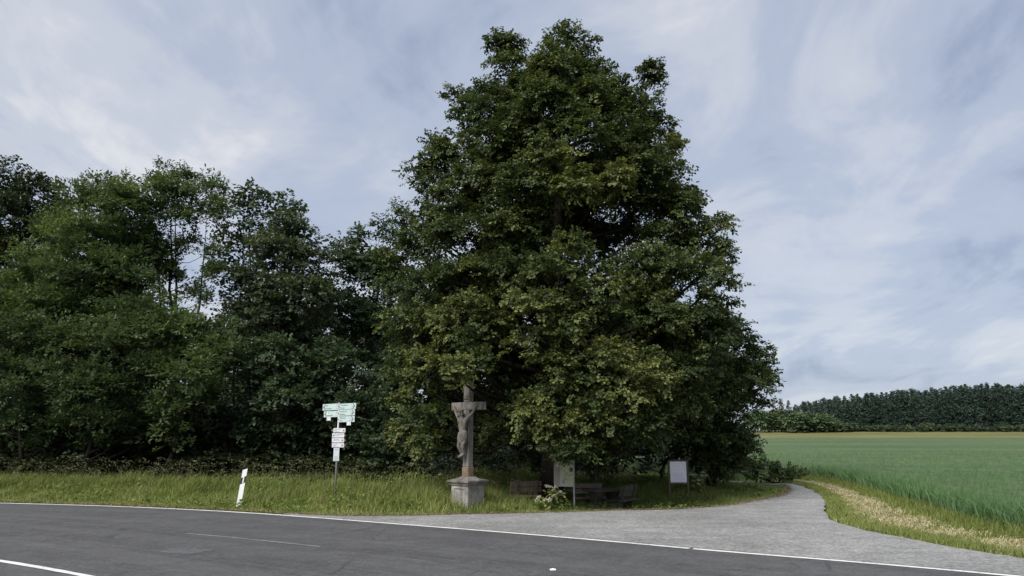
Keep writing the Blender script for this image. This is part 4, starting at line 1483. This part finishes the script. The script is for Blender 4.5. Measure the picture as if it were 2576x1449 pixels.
walk_sign(1077.3, 1088, -1, 0.05, ['Zum Anger', 'Burg', 'Rundweg'], 1, M['arrow_tip'])
walk_sign(1089.8, 1100.8, 1, 0.02, ['Zur Waldkapelle', 'Lehrpfad'], -1, M['arrow_tip'])
walk_sign(1102.2, 1113.2, 1, 0.02, ['Natursteig', 'Obertal 3 km'], 1, M['arrow_tip'])
walk_sign(1114.8, 1125.6, 1, 0.025, ['Dorfweg', 'Anger', 'Lindenweg'], 1, M['arrow_tip'])
zt, zb = zs(1126.8), zs(1160)
vp = MB().box((0, 0, (zt + zb) / 2), (0.17, 0.012, zt - zb), bev=0.004).build('information_plate', M['sign_pale'], sroot)
vp.location = (-0.01, -0.04, 0)
lettering('INFO', 0.045, -0.055, zt - 0.06, -0.0075, M['print_grey'], vp)
for i in range(5):
    MB().box((0, -0.0075, zt - 0.25 - i * 0.028), (0.11, 0.001, 0.006)).build('printed_line', M['print_grey'], vp)
clamp = MB()
for v in (1023, 1040, 1055, 1083, 1095, 1108, 1120, 1143):
    clamp.tube([(0, 0, zs(v) - 0.015), (0, 0, zs(v) + 0.015)], [0.036, 0.036], 10)
clamp.build('clamps', M['steel'], sroot)

# ------------------------------------------------------------------ stone wayside cross
CD = 20.4
cxp = P(1176, 1255, CD)
ROTC = rad(-41)
croot = empty('stone_cross', (cxp[0], CD, 0), ROTC, 'weathered sandstone wayside cross with carved figure on a grey pedestal', 'wayside cross')


def zc_(v):
    return float(P(1176, v, CD)[2])


z_cap0, z_cap1, z_cap2, z_capt = zc_(1219.5), zc_(1212), zc_(1208), zc_(1200.5)
hw = 0.31
ped = MB()
ped.box((0, 0, (z_cap0 - 0.1) / 2), (hw * 2, hw * 2, z_cap0 + 0.1), bev=0.012)
pd = ped.build('pedestal', M['stone_grey'], croot)
# framed tablet on the front face: raised frame round a recessed panel
fr = MB()
pz0, pz1 = 0.12, z_cap0 - 0.07
for (x, z, sx, sz) in [(-0.2, (pz0 + pz1) / 2, 0.035, pz1 - pz0), (0.2, (pz0 + pz1) / 2, 0.035, pz1 - pz0), (0, pz1, 0.435, 0.035), (0, pz0, 0.435, 0.035)]:
    fr.box((x, -hw - 0.006, z), (sx, 0.03, sz), bev=0.006)
fr.build('tablet_frame', M['stone_grey'], pd)
cap = MB()
for z0, z1, r0_, r1_ in [(z_cap0 - 0.002, z_cap1, hw + 0.03, hw + 0.055), (z_cap1, z_cap2, hw + 0.09, hw + 0.09)]:
    cap.v += [(sx * r, sy * r, z) for r, z in ((r0_, z0), (r1_, z1)) for sx, sy in ((-1, -1), (1, -1), (1, 1), (-1, 1))]
    b = len(cap.v) - 8
    cap.f += [(b, b + 3, b + 2, b + 1), (b + 4, b + 5, b + 6, b + 7)] + [(b + i, b + (i + 1) % 4, b + 4 + (i + 1) % 4, b + 4 + i) for i in range(4)]
r0_, r1_ = hw + 0.09, 0.13
cap.v += [(sx * r, sy * r, z) for r, z in ((r0_, z_cap2 + 0.001), (0.24, z_cap2 + (z_capt - z_cap2) * 0.55), (r1_, z_capt + 0.02)) for sx, sy in ((-1, -1), (1, -1), (1, 1), (-1, 1))]
b = len(cap.v) - 12
for lv in (0, 4):
    cap.f += [(b + lv + i, b + lv + (i + 1) % 4, b + lv + 4 + (i + 1) % 4, b + lv + 4 + i) for i in range(4)]
cap.f += [(b + 8, b + 9, b + 10, b + 11), (b + 3, b + 2, b + 1, b)]
cap.build('cap', M['stone'], croot)
z_s0, z_s1 = z_capt - 0.01, zc_(1174.5)
MB().box((0, 0, (z_s0 + z_s1) / 2), (0.235, 0.225, z_s1 - z_s0), bev=0.012).build('socket', M['stone_rust'], croot)
z_b0, z_b1, z_top = zc_(1032), zc_(1012), zc_(960)
sh = MB().box((0, 0, (z_s1 + z_b0) / 2 + 0.001), (0.205, 0.19, z_b0 - z_s1 - 0.002), bev=0.012)
sh.box((0, 0, (z_b1 + z_top) / 2), (0.205, 0.19, z_top - z_b1 - 0.004), bev=0.012)
sh.build('shaft', M['stone'], croot)
MB().box((0, 0, (z_b0 + z_b1) / 2), (1.15, 0.2, z_b1 - z_b0), bev=0.014).build('crossbeam', M['stone'], croot)
tb = MB().box((0, -0.112, z_b1 + 0.13), (0.15, 0.03, 0.1), Matrix.Rotation(rad(4), 3, 'Y'), 0.008)
tb.build('title_tablet', M['stone_fig'], croot)


def skin_figure(name, verts, edges, radii, root_i, mat, parent, levels=2):
    me = bpy.data.meshes.new(name)
    me.from_pydata(verts, edges, [])
    o = bpy.data.objects.new(name, me)
    COL.objects.link(o)
    m_ = o.modifiers.new('skin', 'SKIN')
    m_.use_smooth_shade = True
    for i, r in enumerate(radii):
        sv = me.skin_vertices[0].data[i]
        sv.radius = r if isinstance(r, tuple) else (r, r)
        sv.use_root = (i == root_i)
    ss = o.modifiers.new('sub', 'SUBSURF')
    ss.levels = ss.render_levels = levels
    dg = bpy.context.evaluated_depsgraph_get()
    out = bpy.data.meshes.new_from_object(o.evaluated_get(dg))
    bpy.data.objects.remove(o)
    out.name = name
    return link(name, out, mat, parent)


zf = zc_(1152)          # toes
zh = zc_(1045)          # crown of the bowed head
zsd = zc_(1050)         # shoulders
zha = z_b0 + (z_b1 - z_b0) * 0.55
k_ = (zsd - zf)
yb = -0.195
V = [(0.015, yb - .01, zf + k_ * .56),            # 0 pelvis
     (0.0, yb - .03, zf + k_ * .68),              # 1 waist
     (-0.01, yb - .04, zf + k_ * .84),            # 2 chest
     (-0.02, yb - .02, zf + k_ * .965),           # 3 neck root
     (-0.045, yb - .07, zsd + .035),              # 4 neck
     (-0.065, yb - .10, zsd + .085),              # 5 head low
     (-0.075, yb - .105, zsd + .16),              # 6 head top
     (-0.17, yb, zsd - .02), (-0.31, yb + .035, zsd + .10), (-0.42, yb + .07, zha - .05), (-0.455, yb + .085, zha + .02),
     (0.15, yb, zsd - .02), (0.29, yb + .035, zsd + .10), (0.40, yb + .07, zha - .05), (0.435, yb + .085, zha + .02),
     (-0.06, yb - .02, zf + k_ * .48), (-0.055, yb - .115, zf + k_ * .29), (-0.02, yb - .02, zf + k_ * .09), (-0.03, yb - .15, zf + .01),
     (0.085, yb - .02, zf + k_ * .48), (0.065, yb - .10, zf + k_ * .30), (0.035, yb - .005, zf + k_ * .10), (0.02, yb - .13, zf + .035),
     (-0.072, yb - .16, zsd + .055)]              # beard and chin
E = [(0, 1), (1, 2), (2, 3), (3, 4), (4, 5), (5, 6), (2, 7), (7, 8), (8, 9), (9, 10), (2, 11), (11, 12), (12, 13), (13, 14),
     (0, 15), (15, 16), (16, 17), (17, 18), (0, 19), (19, 20), (20, 21), (21, 22), (5, 23)]
R_ = [(.115, .09), (.09, .075), (.135, .10), (.07, .065), .046, (.07, .08), .06, .058, .04, .029, .027, .058, .04, .029, .027,
      .08, .06, .04, .032, .08, .06, .04, .032, .032]
fig = skin_figure('carved_figure', V, E, R_, 0, M['stone_fig'], croot)
fig['label'] = 'carved stone figure with raised arms fixed to the crossbeam'
# loincloth: a folded skirt lofted round the hips, with a hanging knot
lc = MB()
n = 44
rings = []
for f_, (rx, ry) in ((.64, (.125, .108)), (.58, (.142, .122)), (.50, (.152, .132)), (.42, (.142, .13)), (.34, (.12, .115))):
    b = len(lc.v)
    for j in range(n):
        t = 2 * math.pi * j / n
        w_ = 1 + 0.10 * math.sin(t * 11 + f_ * 42) * (0.45 + (0.62 - f_) * 2.5)
        lc.v.append((0.012 + rx * w_ * math.cos(t), yb - .03 + ry * w_ * math.sin(t), zf + k_ * f_ + 0.035 * math.cos(t) - 0.015 * math.sin(3 * t)))
    rings.append(b)
for a_, b_ in zip(rings[:-1], rings[1:]):
    for j in range(n):
        lc.f.append((a_ + j, a_ + (j + 1) % n, b_ + (j + 1) % n, b_ + j))
lc.f.append(tuple(rings[-1] + j for j in range(n)))
lc.f.append(tuple(rings[0] + j for j in range(n)))
lc.build('loincloth', M['stone_fig'], fig, True)
hr = MB()
ring = [(-0.075 + .075 * math.cos(t), yb - .105 + .08 * math.sin(t), zsd + .165 + .006 * math.sin(4 * t)) for t in [2 * math.pi * j / 14 for j in range(15)]]
hr.tube(ring, [0.010 if j % 2 else 0.016 for j in range(15)], 5, False)
hr.build('crown_of_thorns', M['stone_fig'], fig, True)
hair = MB()
for j in range(11):
    a_ = rad(20 + j * 14)
    hx, hy = -0.073 + .078 * math.cos(a_), yb - .10 + .085 * math.sin(a_)
    hair.tube([(hx * .8 - .015, hy, zsd + .20), (hx, hy, zsd + .14), (hx + .01 * (-1) ** j, hy + .006, zsd + .06), (hx - .006, hy + .01, zsd - .02)], [0.02, 0.026, 0.022, 0.008], 5)
hair.build('hair', M['stone_fig'], fig, True)
ribs = MB()
for j in range(5):
    for sx in (-1, 1):
        zr_ = zf + k_ * (.885 - j * .042)
        ribs.tube([(sx * .02 - .008, yb - .130 + j * .004, zr_ + .012), (sx * .07 - .008, yb - .124 + j * .005, zr_ + .004), (sx * .10 - .006, yb - .088, zr_ - .014)], [0.006, 0.011, 0.006], 5)
ribs.build('ribs', M['stone_fig'], fig, True)
nose = MB().box((-0.078, yb - .178, zsd + .105), (0.02, 0.03, 0.045), Matrix.Rotation(rad(20), 3, 'X'), 0.006)
for sx in (-1, 1):
    nose.box((-0.075 + sx * .03, yb - .166, zsd + .132), (0.034, 0.016, 0.012), None, 0.004)
nose.build('face', M['stone_fig'], fig)

# ------------------------------------------------------------------ picnic table and benches
def z_ground(x, y):
    return float(terrain(x, y)) - 0.03


PD = 23.2
ax_ = rad(24)


def plank(parent, c, size, rot=None, mat='wood', name='plank'):
    o = MB().box((0, 0, 0), size, None, 0.008).build(name, M[mat], parent)
    o.location = c
    if rot is not None:
        o.rotation_euler = rot
    return o


def bench(x, y, rz, label, L=1.35, z=None, mat='wood', face=1):
    """bench whose sitter looks along local -y * face"""
    r_ = empty('park_bench', (x, y, z_ground(x, y) if z is None else z), rz, label, 'bench', 'timber benches under the lime tree')
    for j, yy in enumerate((-0.16, 0.0, 0.26)):
        plank(r_, (0, yy - 0.02, 0.45 + 0.006 * (j % 2)), (L, 0.145, 0.055), None, mat, 'seat_plank')
    for j, zz_ in enumerate((0.635, 0.80)):
        plank(r_, (0, 0.205 + 0.05 * j, zz_), (L, 0.045, 0.15), (rad(-14), 0, 0), mat, 'back_plank')
    for sx in (-1, 1):
        sxx = sx * (L / 2 - 0.17)
        plank(r_, (sxx, 0.235, 0.58), (0.09, 0.07, 0.66), (rad(-14), 0, 0), 'wood_dark', 'back_post')
        plank(r_, (sxx, -0.02, 0.19), (0.13, 0.42, 0.44), None, 'wood_dark', 'leg')
    return r_


pc = P(1519, 1240, PD)
troot = empty('picnic_table', (pc[0], PD, z_ground(pc[0], PD)), ax_, 'heavy timber picnic table standing in shaded grass between two benches', 'table')
for j in range(4):
    plank(troot, (0, -0.285 + j * 0.19, 0.735 + 0.004 * (j % 2)), (1.1, 0.183, 0.06), None, 'wood_dark', 'top_plank')
for sx in (-0.3, 0.3):
    lg = MB()
    out = [(-0.28, 0.60), (-0.28, 0.705), (0.28, 0.705), (0.28, 0.60), (0.14, 0.42), (0.13, 0.10), (0.26, 0.08), (0.26, -0.05), (-0.26, -0.05), (-0.26, 0.08), (-0.13, 0.10), (-0.14, 0.42)]
    lg.prism(out, -0.08, 0.08)
    o = lg.build('leg', M['wood_dark'], troot)
    o.location = (sx, 0, 0)
    o.rotation_euler = (0, 0, rad(90))
plank(troot, (0, 0, 0.26), (0.6, 0.06, 0.1), None, 'wood_dark', 'stretcher')
dx_, dy_ = math.cos(ax_), math.sin(ax_)
nx_, ny_ = -dy_, dx_
tb0 = (pc[0], PD)
q1 = P(1482, 1240, 24.0)
bench(q1[0], 24.0, rad(16), 'timber bench facing the road left of the picnic table', 1.1)
q2 = P(1562, 1240, 23.1)
bench(q2[0], 23.1, rad(180 + 58), 'dark timber bench with its back to the track right of the picnic table', 1.15, mat='wood_dark')
b3 = P(1318, 1235, 23.0)
bench(b3[0], 22.9, rad(180 + 14), 'brown plank bench standing alone left of the lime trunk', 0.95, mat='wood_brown')

# ------------------------------------------------------------------ map board beside the trunk
MD = 21.7
mp = P(1420, 1240, MD)
mroot = empty('map_board', (mp[0], MD, z_ground(mp[0], MD)), rad(-22), 'weathered metal map board with tan text column beside the lime trunk', 'information board')
gz = mroot.location.z
ztop, zbot = float(P(1420, 1150, MD)[2]) - gz, float(P(1420, 1224, MD)[2]) - gz
for sx in (-0.285, 0.285):
    MB().box((sx, 0, (ztop + 0.02) / 2 - 0.05), (0.035, 0.035, ztop + 0.12), None, 0.004).build('leg', M['steel'], mroot)
pn = MB().box((0, -0.022, (ztop + zbot) / 2), (0.6, 0.02, ztop - zbot), None, 0.004).build('panel', M['paper'], mroot)
MB().box((-0.2, -0.034, (ztop + zbot) / 2), (0.165, 0.003, (ztop - zbot) - 0.06)).build('text_column', M['paper_tan'], pn)
for i in range(9):
    MB().box((-0.2, -0.0365, zbot + 0.1 + i * 0.08), (0.13, 0.001, 0.012)).build('printed_line', M['print_grey'], pn)
mpz = MB()
mpz.prism([(-0.10, ztop - 0.04), (-0.10, zbot + 0.30), (0.22, zbot + 0.05), (0.275, zbot + 0.05), (0.275, ztop - 0.04)], -0.036, -0.033)
mpz.build('map_print', M['map'], pn)
MB().box((0.225, -0.0375, zbot + 0.47), (0.085, 0.002, 0.11)).build('small_picture', M['print_black'], pn)
crest = MB().prism([(-0.06, zbot + .08), (0.03, zbot + .08), (0.03, zbot + .2), (0.0, zbot + .24), (-0.015, zbot + .2), (-0.06, zbot + .18)], -0.0365, -0.033)
crest.build('small_emblem', M['print_grey'], pn)

# ------------------------------------------------------------------ white poster board
QD = 25.0
qp = P(1707, 1215, QD)
qroot = empty('poster_board', (qp[0], QD, z_ground(qp[0], QD)), rad(6), 'pale lilac poster in a dark wooden frame at the verge right of the picnic table', 'information board')
gz = qroot.location.z
zt, zb = float(P(1707, 1161, QD)[2]) - gz, float(P(1707, 1213.5, QD)[2]) - gz
for sx in (-0.315, 0.315):
    MB().box((sx, 0, (zt + 0.04) / 2 - 0.05), (0.06, 0.06, zt + 0.14), None, 0.006).build('leg', M['wood_brown'], qroot)
MB().box((0, 0, zt + 0.035), (0.57, 0.05, 0.05), None, 0.006).build('rail', M['wood_dark'], qroot)
MB().box((0, 0, zb - 0.035), (0.57, 0.05, 0.05), None, 0.006).build('rail', M['wood_dark'], qroot)
po = MB().box((0, -0.02, (zt + zb) / 2), (0.545, 0.016, zt - zb), None, 0.003).build('poster', M['poster'], qroot)
hh = zt - zb
lg = MB()
lg.prism([(-0.12, zt - .15), (-0.08, zt - .15), (-0.07, zt - .07), (-0.01, zt - .06), (0.0, zt - .14), (-0.04, zt - .13)], -0.0305, -0.0285)
lg.prism([(0.07, zt - .15), (0.13, zt - .15), (0.11, zt - .10), (0.08, zt - .09)], -0.0305, -0.0285)
lg.build('white_logo', M['poster_white'], po)
lettering('WIR SCHUETZEN', 0.072, -0.2, zt - 0.245, -0.029, M['poster_white'], po, fitw=0.40)
lettering('EURE HEIMAT', 0.072, -0.2, zt - 0.335, -0.029, M['poster_white'], po, fitw=0.40)
for i in range(5):
    MB().box((0, -0.0285, zt - 0.42 - i * 0.052), (0.4 - 0.05 * (i % 2), 0.001, 0.012)).build('printed_line', M['poster_print'], po)

# ------------------------------------------------------------------ white flowering plants
def umbel_plant(u, v, d, heads, spread, hmin, hmax, label, seed):
    rg = np.random.default_rng(seed)
    x = (u - 1288) / F * d
    gz_ = z_ground(x, d)
    r_ = empty('flowering_plant', (x, d, gz_), 0, label, 'plant')
    st = MB()
    Q = []
    for i in range(heads):
        bx, by = rg.normal(0, spread * 0.35, 2)
        tx, ty = rg.normal(0, spread, 2)
        hz = rg.uniform(hmin, hmax)
        st.tube([(bx * .4, by * .4, -.03), (bx, by, hz * .5), (tx, ty, hz)], [0.008, 0.006, 0.004], 4, False)
        n_ = 46
        rr_ = rg.uniform(0.05, 0.095)
        a = rg.uniform(0, 6.28, n_)
        q_ = np.sqrt(rg.random(n_)) * rr_
        c = np.stack([tx + np.cos(a) * q_, ty + np.sin(a) * q_, hz + 0.03 - q_ * 0.7 + rg.normal(0, .012, n_)], 1)
        ax = unit(rg.normal(0, 1, (n_, 3)) * [1, 1, .5]) * 0.016
        bx_ = unit(np.cross(ax, [0, 0, 1.0] + rg.normal(0, .3, (n_, 3)))) * 0.016
        Q.append(np.stack([c - ax, c + bx_, c + ax, c - bx_], 1))
    st.build('stems', M['grass_dark'], r_)
    Q = np.concatenate(Q)
    n_ = len(Q)
    tag(link('flowers', mesh_np('flowers', Q.reshape(-1, 3), np.arange(n_ * 4), np.full(n_, 4), rg.random(n_)), M['flower'], r_), kind='stuff')
    nl = heads * 14
    c = np.stack([rg.normal(0, spread * .8, nl), rg.normal(0, spread * .8, nl), rg.uniform(.05, hmax * .85, nl)], 1)
    ax = unit(rg.normal(0, 1, (nl, 3)) * [1, 1, .5]) * rg.uniform(.05, .11, nl)[:, None]
    bx_ = unit(np.cross(ax, [0, 0, 1.0] + rg.normal(0, .4, (nl, 3)))) * .04
    Q = np.stack([c - ax * .5, c + bx_, c + ax, c - bx_], 1)
    tag(link('leaves', mesh_np('leaves', Q.reshape(-1, 3), np.arange(nl * 4), np.full(nl, 4), rg.random(nl)), M['grass'], r_), kind='stuff')


umbel_plant(1741, 1215, 25.4, 13, 0.13, 0.40, 0.85, 'white umbel flowers standing just right of the lilac poster', 301)
umbel_plant(1393, 1245, 21.3, 16, 0.2, 0.3, 0.72, 'white flowering elder shoots at the left foot of the map board', 302)
umbel_plant(1366, 1250, 21.0, 7, 0.16, 0.22, 0.42, 'low white flowers in the grass in front of the lime trunk', 303)

# scrap of paper on the road
sc = G(1391, 1437)
scr = MB()
scr.v = [(-.04, -.02, .0), (.04, -.03, .004), (.045, .02, .012), (0, .02, .02), (-.045, .025, .01), (0, 0, .012)]
scr.f = [(0, 1, 5), (1, 2, 5), (2, 3, 5), (3, 4, 5), (4, 0, 5)]
o = scr.build('paper_scrap', M['white'], None, loc=(sc[0], sc[1], 0.016))
tag(o, 'small crumpled white paper scrap lying on the dark asphalt', 'litter')
